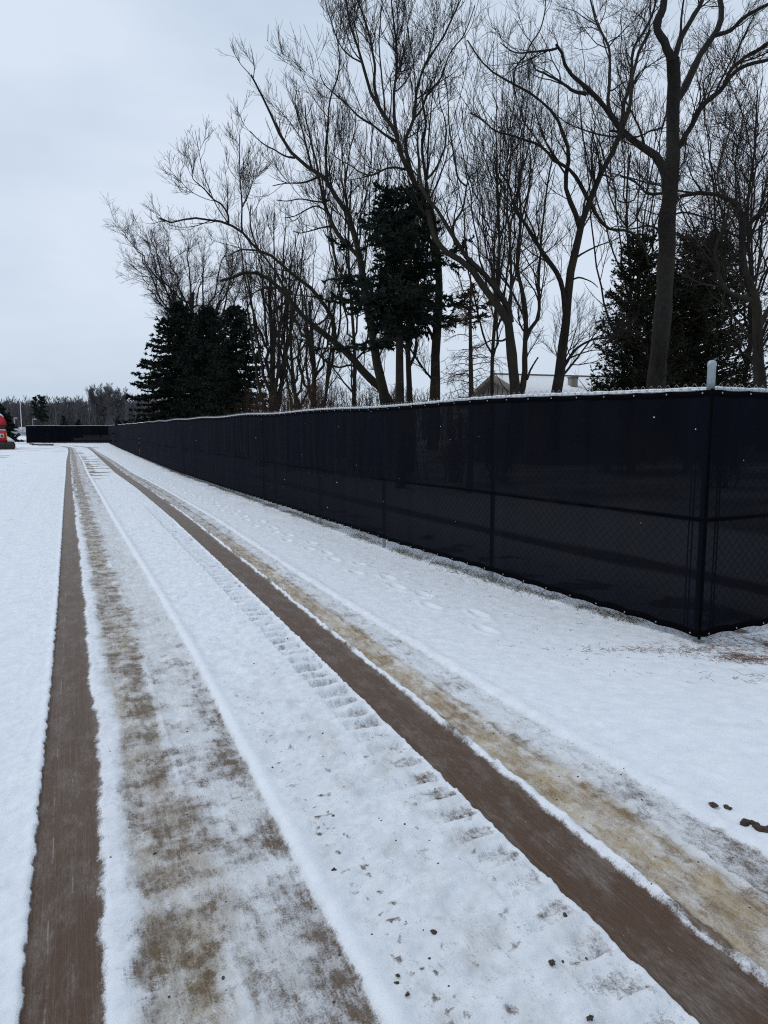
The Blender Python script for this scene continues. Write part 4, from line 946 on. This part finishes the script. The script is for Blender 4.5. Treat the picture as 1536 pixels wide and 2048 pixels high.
# ------------------------------------------------------------------ house behind the trees
def house():
    A = at(983, 750, 34.0); hx, hy, hz = A
    ang = math.radians(18)
    root = thing('house', (hx, hy, 0), 'tan single-storey house with a snow-covered roof behind the bare maples', 'house', None, ang)
    Lh, hw, eave = 15.0, 3.9, hz - 1.35
    mb = MB(); mb.add([(0.45, -hw + .35, 0), (0.45, hw - .35, 0), (0.45, hw - .35, eave + .05), (0.45, 0, hz - 0.12), (0.45, -hw + .35, eave + .05),
                       (Lh - .4, -hw + .35, 0), (Lh - .4, hw - .35, 0), (Lh - .4, hw - .35, eave + .05), (Lh - .4, 0, hz - 0.12), (Lh - .4, -hw + .35, eave + .05)],
                      [[0, 4, 3, 2, 1], [5, 6, 7, 8, 9], [0, 5, 9, 4], [1, 2, 7, 6]])
    wall = mb.build('walls', SIDING, root)
    mb = MB()
    for k in range(15): 
        y = -hw + .6 + k * 0.5
        top = eave + .05 + (hw - .35 - abs(y)) / (hw - .35) * (hz - 0.17 - eave)
        mb.box((0.44, y, top / 2), (0.02, 0.04, top - 0.05))
    mb.build('battens', TRIM, wall)
    for sgn in (-1, 1):
        pr = [(0, hz - .10), (0, hz), (sgn * (hw + .1), eave - .03), (sgn * (hw + .1), eave - .13)]
        V = [(x_, y_, z_) for x_ in (0, Lh) for y_, z_ in pr]
        mb = MB(); mb.add(V, [[0, 1, 2, 3], [7, 6, 5, 4], [0, 4, 5, 1], [1, 5, 6, 2], [2, 6, 7, 3], [3, 7, 4, 0]]); rf = mb.build('roof', TRIM, root)
        V = [(x_, y_, z_) for x_ in (0.12, Lh - .1) for y_, z_ in [(0, hz + .002), (0, hz + .06), (sgn * (hw + .05), eave + .04), (sgn * (hw + .05), eave - .025)]]
        mb = MB(); mb.add(V, [[0, 1, 2, 3], [7, 6, 5, 4], [0, 4, 5, 1], [1, 5, 6, 2], [2, 6, 7, 3], [3, 7, 4, 0]]); mb.build('roof_snow', SNOW, rf)
    mb = MB()
    for sgn in (-1, 1):
        V = [(x_, y_, z_) for x_ in (-0.04, -0.005) for y_, z_ in [(0, hz - .26), (0, hz + .01), (sgn * (hw + .1), eave - .02), (sgn * (hw + .1), eave - .27)]]
        mb.add(V, [[0, 1, 2, 3], [7, 6, 5, 4], [0, 4, 5, 1], [1, 5, 6, 2], [2, 6, 7, 3], [3, 7, 4, 0]])
    mb.build('fascia', TRIM, root)
    mb = MB(); mb.box((Lh / 2, 0, hz + .055), (Lh - .2, .22, .07)); mb.build('ridge_cap', TRIM, root)
    mb = MB(); mb.box((3.35, -1.75, hz - 0.50), (0.32, 0.35, 0.62)); ch = mb.build('chimney', SIDING, root)
    mb = MB(); mb.box((3.35, -1.75, hz - 0.16), (0.40, 0.42, 0.06), 0, 1, 0.02); mb.build('cap', TRIM, ch)
    for x_ in (3.0, 6.5, 10.0):
        mb = MB(); mb.box((x_, -hw + .33, 1.45), (1.3, 0.06, 1.1)); wf = mb.build('window', WHITEP, root)
        mb = MB(); mb.box((x_, -hw + .29, 1.45), (1.15, 0.04, 0.95)); mb.build('pane', GLASSD, wf)
    mb = MB(); mb.box((0.43, -0.9, 1.45), (0.06, 1.0, 1.0)); wf = mb.build('window', WHITEP, root)
    mb = MB(); mb.box((0.39, -0.9, 1.45), (0.04, 0.86, 0.86)); mb.build('pane', GLASSD, wf)
house()

# ------------------------------------------------------------------ far woods
def woods(name, x0, x1, D, depth, h, n, label, seed, mat, rm, dens=1.0, hn=0.25):
    rng = np.random.RandomState(seed); K = 7
    X = x0 + (x1 - x0) * rng.rand(n); Y = D + depth * rng.rand(n); hh = h * (1 - hn + hn * 2 * fbm(X * 0.05, 0 * X, 3, seed)) * (0.8 + 0.25 * rng.rand(n))
    z = np.linspace(0, 1, K); P = np.stack([X[:, None] + rng.randn(n, K).cumsum(1) * 0.10, Y[:, None] + 0 * z[None], hh[:, None] * z[None] * 0.9], 2)
    R = (0.018 * hh)[:, None] * (1 - 0.8 * z)[None]
    g1 = grow(rng, P, R, 1.5 * dens, h * .12, h * .38, 38, 0.8, 0.6, rm, 6, 0.25, 0.12)
    g2 = grow(rng, g1[0], g1[1], 1.3 * dens, h * .06, h * .2, 38, 0.8, 0.7, rm * .8, 4, 0.1, 0.14)
    V0, Q0 = tubes(P, R, 4); V1, Q1 = tubes(*g1, 3); V2, Q2 = tubes(*g2, 3)
    o = mesh_obj(name, np.concatenate([V0, V1, V2]), np.concatenate([Q0[0], Q1[0] + len(V0), Q2[0] + len(V0) + len(V1)]), mat)
    return tag(o, label, 'woods', None, 'stuff')
woods('distant_woods', -125, -45, 165, 60, 9.2, 1500, 'grey-brown line of leafless woods along the horizon at the left', 91, TWIG_HAZED, 0.06, 1.3)
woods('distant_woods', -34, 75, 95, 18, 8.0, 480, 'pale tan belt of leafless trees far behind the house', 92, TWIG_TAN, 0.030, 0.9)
auto_tree('bare_tree', 205, 130, 776, 50, 'rounded bare tree above the far fence, left of its neighbour by the evergreens', 93, 18, 2.5, 0.8, 0.1, 1.3, TWIG_HAZED, None, rm=0.018)
auto_tree('bare_tree', 236, 126, 777, 46, 'rounded bare tree above the far fence, touching the big dark evergreen', 94, 18, 2.5, 0.8, 0.1, 1.3, TWIG_HAZED, None, rm=0.018)

# ------------------------------------------------------------------ red crawler machine at the left edge
def machine():
    D = 54.0; s = D / F
    XC = (18 - 768) * s; x_ = lambda px: XC + (px - 18) * s * 0.885
    zz = lambda py: at(0, py, D)[2]
    X0 = XC; root = thing('crawler_crane', (X0, D, 0), 'red crawler machine with a snow-topped rounded housing, parked at the left edge', 'construction machine', None, math.atan2(-XC, D))
    def bx(name, p0, p1, q0, q1, y0, y1, mat, par=None, bev=0.05):
        w = x_(p1) - x_(p0); mb = MB(); mb.box(((x_(p0) + x_(p1)) / 2 - X0, (y0 + y1) / 2, (zz(q0) + zz(q1)) / 2), (w, y1 - y0, zz(q0) - zz(q1)), 0, 1, bev)
        return mb.build(name, mat, par or root)
    body = bx('body', -48, 18, 860.5, 888, 0.3, 3.6, REDP, None, 0.08)
    # rounded upper housing
    prof = []
    x1, x0 = x_(18.6) - X0, x_(-44) - X0; zt, zl = zz(829.5), zz(861.2)
    n = 9
    pts = [(x0, zl), (x1 - 0.35, zl), (x1 - .12, zl + .18)] + [(x1 - 0.62 + 0.62 * math.cos(t), zt - 0.62 + 0.62 * math.sin(t)) for t in np.linspace(-0.15, math.pi / 2, n)] + [(x0 + 0.4, zt), (x0, zt - 0.4)]
    mb = MB(); mb.prism(pts[::-1], 0.6, 3.2); hs = mb.build('housing', REDP, root)
    top = [(x1 - 0.64 + 0.62 * math.cos(t), zt - 0.62 + 0.64 * math.sin(t)) for t in np.linspace(0.7, math.pi / 2, 6)] + [(x0 + .4, zt + .01)]
    up = [(a, b + 0.13 + 0.02 * math.sin(i * 2)) for i, (a, b) in enumerate(top[::-1])]; up[-1] = (top[0][0] + .03, top[0][1] + .02)
    mb = MB(); mb.prism((top + up)[::-1], 0.62, 3.18); mb.build('snow_cap', SNOW, hs)
    mb = MB(); mb.prism([(x0, zl + .42), (x0, zl + .34), (x1 + .015, zl + .34), (x1 + .015, zl + .42)][::-1], 0.57, 0.60); mb.build('trim_line', BLACKM, hs)
    mb = MB(); mb.box((x_(11) - X0, .58, zz(856)), (.35, .05, .3), 0, 1, .02); mb.build('grille', BLACKM, hs)
    bx('body_snow', -46, 16.5, 859, 860.6, 0.35, 0.9, SNOW, body, 0.01)
    lg = bx('emblem_plate', 4.5, 12.3, 867.6, 875.3, 0.255, 0.29, WHITEP, body, 0.01)
    mb = MB(); cxp, czp = x_(8.4) - X0, zz(871.3)
    for k in range(8):
        a = k * math.pi / 4; mb.box((cxp + 0.075 * math.cos(a), .25, czp + 0.075 * math.sin(a)), (0.05, .014, 0.05), 0)
    mb.box((cxp, .25, czp), (0.07, .014, 0.07)); mb.box((cxp, .248, zz(874.2)), (0.2, .012, 0.03)); mb.build('emblem', BLACKM, lg)
    bx('yellow_strip', 16.6, 18.3, 866, 880, 0.24, 0.30, YEL, body, 0.01)
    # crawler tracks with mud and snow
    for y0 in (-0.1, 2.9):
        pr = [(x_(-46) - X0, .12), (x_(-43) - X0, 0.0), (x_(31) - X0, 0.0), (x_(34) - X0, .16), (x_(34) - X0, .42), (x_(31.5) - X0, .55), (x_(-43) - X0, .55), (x_(-46) - X0, .4)]
        mb = MB(); mb.prism(pr[::-1], y0, y0 + .75)
        tr = mb.build('crawler_track', MUDM, root)
        mb = MB()
        for k in range(24): mb.box((x_(-43 + k * 3.15) - X0, y0 + .375, .555), (.04, .77, .03))
        for k in range(24): mb.box((x_(-43 + k * 3.15) - X0, y0 + .375, .012), (.04, .77, .02))
        mb.build('track_pads', BLACKM, tr)
        mb = MB()
        for k in range(6):
            c = x_(-38 + k * 13) - X0; V = [(c + .2 * math.cos(t), y0 - .02, .27 + .2 * math.sin(t)) for t in np.linspace(0, 2 * math.pi, 15)[:-1]]; mb.add(V, [list(range(14))])
        mb.build('rollers', BLACKM, tr)
    mb = MB(); mb.prism([(x_(18.5) - X0, .60), (x_(33.5) - X0, .575), (x_(33) - X0, .62), (x_(28) - X0, .80), (x_(18.5) - X0, 1.02)][::-1], 0.0, 0.9); mb.build('drifted_snow', SNOW, root)
machine()

# ------------------------------------------------------------------ small far things by the road
def pole(px, D, py_top, r, label, name='flagpole', mat=GREYP, arm=False):
    X = (px - 768) / F * D; H = at(px, py_top, D)[2]; root = thing(name, (X, D, 0), label, 'pole')
    mb = MB(); mb.lathe([(r * 1.6, 0), (r * 1.6, .3), (r, .32), (r * 0.7, H), (0.001, H + .02)], (0, 0, 0), 10); mb.build('shaft', mat, root, True)
    if arm:
        mb = MB(); mb.tube([(0, 0, H - .1), (0.2, 0, H + .05), (0.4, 0, H)], .04, 6); mb.build('arm', mat, root)
        mb = MB(); mb.box((.45, 0, H - .03), (.35, .25, .14), 0, 1, .03); mb.build('lamp_head', mat, root)
    else:
        mb = MB(); mb.lathe([(.01, H), (.12, H + .05), (.16, H + .15), (.1, H + .25), (.01, H + .28)], (0, 0, 0), 10); mb.build('finial', mat, root, True)
pole(48.5, 160, 804, 0.10, 'tall pale pole standing beside the small white booth beyond the road', 'utility_pole', WHITEP)
pole(34.5, 150, 836, 0.06, 'short pale lamp post between the red machine and the tall pole', 'lamp_post', WHITEP, True)
pole(71, 110, 838, 0.04, 'thin grey lamp post just showing above the left end of the far fence', 'lamp_post', GREYP, True)
def booth():
    D = 158.0; s = D / F; X = (50.7 - 768) * s; w = 10 * s; h = at(50, 855, D)[2]
    root = thing('booth', (X, D, 0), 'small white booth at the foot of the tall pale pole', 'booth')
    mb = MB(); mb.box((0, 0, h / 2), (w, w, h)); wl_ = mb.build('walls', WHITEP, root)
    mb = MB(); mb.box((0, 0, h + .04), (w + .2, w + .2, .08), 0, 1, .02); mb.build('roof', SNOW, root)
    mb = MB(); mb.box((w * .22, -w / 2 - .02, h * .5), (w * .3, .04, h * .55)); wd = mb.build('window', GREYP, root)
booth()
def parked(px, D, label, L=4.2):
    X = (px - 768) / F * D; root = thing('parked_car', (X, D, 0), label, 'car', 'snowed-in cars by the far road')
    mb = MB(); mb.prism([(-L / 2, .35), (L / 2, .35), (L / 2, .8), (L * .32, .92), (L * .18, 1.38), (-L * .3, 1.42), (-L * .44, .98), (-L / 2, .9)], -.85, .85); mb.build('body', GREYP, root)
    mb = MB(); mb.prism([(L * .17, 1.385), (L * .15, 1.52), (-L * .27, 1.56), (-L * .3, 1.425)][::-1], -.8, .8); mb.build('roof_snow', SNOW, root)
    mb = MB(); mb.prism([(L * .30, .98), (L * .19, 1.3), (-L * .28, 1.33), (-L * .36, 1.0)], -.87, -.852); mb.build('windows', GLASSD, root)
    for k in (-1, 1):
        mb = MB(); V = [(k * L * .3 + .32 * math.cos(t), y, .32 + .32 * math.sin(t)) for y in (-.9, -.65) for t in np.linspace(0, 2 * math.pi, 15)[:-1]]
        mb.add(V, [[i, (i + 1) % 14, 14 + (i + 1) % 14, 14 + i] for i in range(14)] + [list(range(14)), list(range(27, 13, -1))]); mb.build('wheel', BLACKM, root)
parked(36, 150, 'pale snow-topped car by the far road, nearest the red machine', 3.6)
parked(42.5, 166, 'pale snow-topped car by the far road, left of the booth', 3.6)
# debris of planks in the snow before the far fence
rng = np.random.RandomState(4)
for k, (px, py, ln, rz, lb) in enumerate([(76, 890, 1.5, 0.25, 'weathered snow-dusted plank lying at the left of the debris before the far fence'),
                                   (84, 891.5, 1.9, -0.12, 'longest dark plank in the middle of the debris before the far fence'),
                                   (92, 892, 1.3, 0.1, 'short dark plank at the right of the debris before the far fence')]):
    r = ray(px, py); t = -CH / r[2]; p = r * t
    root = thing('plank', (p[0], p[1], 0.02), lb, 'plank', 'planks lying in the snow by the far fence', rz)
    mb = MB(); mb.box((0, 0, .09), (ln, .28, .12), 0.0, 1, .01); mb.build('board', MUDM, root)
    mb = MB(); mb.box((-.1, 0, .17), (ln * .8, .2, .05), 0.0, .8, .01); mb.build('snow', SNOW, root)

# ------------------------------------------------------------------ clods, litter, grass, falling snow
def clod(px, py, size, label, seed):
    size *= 0.72 if px < 1300 else 1.0
    r = ray(px, py); t = -CH / r[2]; p = r * t; rng = np.random.RandomState(seed)
    n1, n2 = 9, 7; V = []
    for i in range(n2):
        th = math.pi * (i + .5) / n2
        for j in range(n1):
            ph = 2 * math.pi * j / n1; q = size * (0.42 + 0.85 * rng.rand())
            V.append((q * math.sin(th) * math.cos(ph) * 1.4, q * math.sin(th) * math.sin(ph), q * 0.55 * math.cos(th) + size * 0.2))
    Fc = [[i * n1 + j, i * n1 + (j + 1) % n1, (i + 1) * n1 + (j + 1) % n1, (i + 1) * n1 + j] for i in range(n2 - 1) for j in range(n1)] + [list(range(n1))[::-1], list(range((n2 - 1) * n1, n2 * n1))]
    mb = MB(); mb.add(V, [f[::-1] for f in Fc]); o = mb.build('mud_clod', MUDM, None)
    o.location = (p[0], p[1], float(gz(p[0], p[1]))); o.rotation_euler = (0, 0, seed * 1.3)
    tag(o, label, 'mud clod', 'lumps of mud on the snow')
for i, (px, py, sz, lb) in enumerate([
    (1425, 1613, .018, 'small flat lump of mud on clean snow, leftmost beyond the right track'),
    (1455, 1617, .014, 'tiny lump of mud beside the small flat lump beyond the right track'),
    (1490, 1645, .024, 'curved dark lump of mud beyond the right track'),
    (1510, 1650, .020, 'dark lump of mud touching the curved one near the right edge'),
    (1532, 1662, .030, 'largest lump of mud, cut by the right edge of the picture'),
    (1104, 1929, .014, 'lone rounded brown clod on the snow left of the right wheel strip'),
    (868, 1865, .013, 'elongated brown clod on the churned centre snow'),
    (1180, 2040, .012, 'small clod at the bottom edge left of the right wheel strip'),
    (1130, 1830, .011, 'clod lying in the deepest pad mark beside the right wheel strip'),
    (794, 1968, .009, 'small dark clod low in the churned centre snow'),
    (815, 1990, .009, 'small dark clod right below its twin in the churned centre snow'),
    (795, 1955, .008, 'pebble-sized dark clod above the pair low in the centre snow'),
    (668, 1738, .012, 'brown clod just right of the smooth snow ridge'),
    (310, 1705, .012, 'dark flat clod on the slushy left track')]): clod(px, py, sz, lb, i + 3)

def blades(n, fX, fY, hmin, hmax, w, seed, lie=0.5):
    rng = np.random.RandomState(seed); a = rng.rand(n) * 2 * math.pi; h = hmin + (hmax - hmin) * rng.rand(n); le = lie + (1 - lie) * rng.rand(n)
    z = gz(fX, fY); b = np.stack([fX, fY, z - 0.004], 1); d = np.stack([np.cos(a) * le, np.sin(a) * le, np.sqrt(np.maximum(1 - le ** 2, .02))], 1)
    p1 = b + d * h[:, None] * .55; d2 = nrm(d * [1.3, 1.3, 0.35]); p2 = p1 + d2 * h[:, None] * .5
    p2[:, 2] = np.maximum(p2[:, 2], z + .003)
    P = np.stack([b, p1, p2], 1); R = np.array([w, w * .8, w * .25])[None] * np.ones((n, 1)); return tubes(P, R, 3)
rng = np.random.RandomState(12)
L = L_main; u = 0.3 + 40 * rng.rand(11000) ** 1.2; k = fbm(u * 1.1, 0 * u, 3, 4); u = u[k > 0.42]
o_ = -0.03 + rng.randn(len(u)) * 0.07; fx, fy = f_main(u, o_)
V, Q = blades(len(u), fx, fy, .02, .10, .0018, 13, .6)
tag(mesh_obj('dead_grass', V, Q, STRAW), 'dead grass stalks along the bottom of the long fence', 'grass', None, 'stuff')
# fallen needles and litter by the corner
cl = [(2.55, 4.72, .16, .035, 260), (2.95, 4.45, .10, .045, 240), (2.62, 5.05, .3, .10, 260), (3.0, 5.1, .25, .15, 240), (2.2, 4.9, .2, .06, 160), (2.6, 4.35, .35, .04, 90), (1.8, 4.95, .35, .05, 90), (2.9, 4.8, .3, .1, 120)]
fx = np.concatenate([a + rng.randn(n) * sx for a, b, sx, sy, n in cl]); fy = np.concatenate([b + rng.randn(n) * sy for a, b, sx, sy, n in cl])
V, Q = blades(len(fx), fx, fy, .03, .10, .0013, 14, .92)
tag(mesh_obj('pine_litter', V, Q, NEEDLE_BROWN), 'brown fallen pine needles scattered on the snow before the fence corner', 'pine litter', None, 'stuff')
n = 420; dd = 2.9 + 1.2 * rng.rand(n) ** .7; s_ = 3.4 + 16 * rng.rand(n) ** 1.5; fx, fy = to_world(dd, s_)
V, Q = blades(n, fx, fy, .015, .06, .0016, 15, .9)
tag(mesh_obj('leaf_litter', V, Q, MUDM), 'scattered dark leaf and twig bits on the snow between track and fence', 'leaf litter', None, 'stuff')
# light snowfall
n = 170; P = np.stack([rng.uniform(-5, 4, n), rng.uniform(1.2, 12, n), rng.uniform(.1, 3.4, n)], 1); r = .0016 + .0016 * rng.rand(n)
octa = np.array([(1, 0, 0), (-1, 0, 0), (0, 1, 0), (0, -1, 0), (0, 0, 1), (0, 0, -1)], float); V = (P[:, None] + octa[None] * r[:, None, None]).reshape(-1, 3)
fo = np.array([(0, 2, 4), (2, 1, 4), (1, 3, 4), (3, 0, 4), (2, 0, 5), (1, 2, 5), (3, 1, 5), (0, 3, 5)]); Q = (fo[None] + (np.arange(n) * 6)[:, None, None]).reshape(-1, 3)
tag(mesh_obj('falling_snow', V, Q, SNOW), 'sparse snowflakes drifting in the air', 'snowflakes', None, 'stuff')
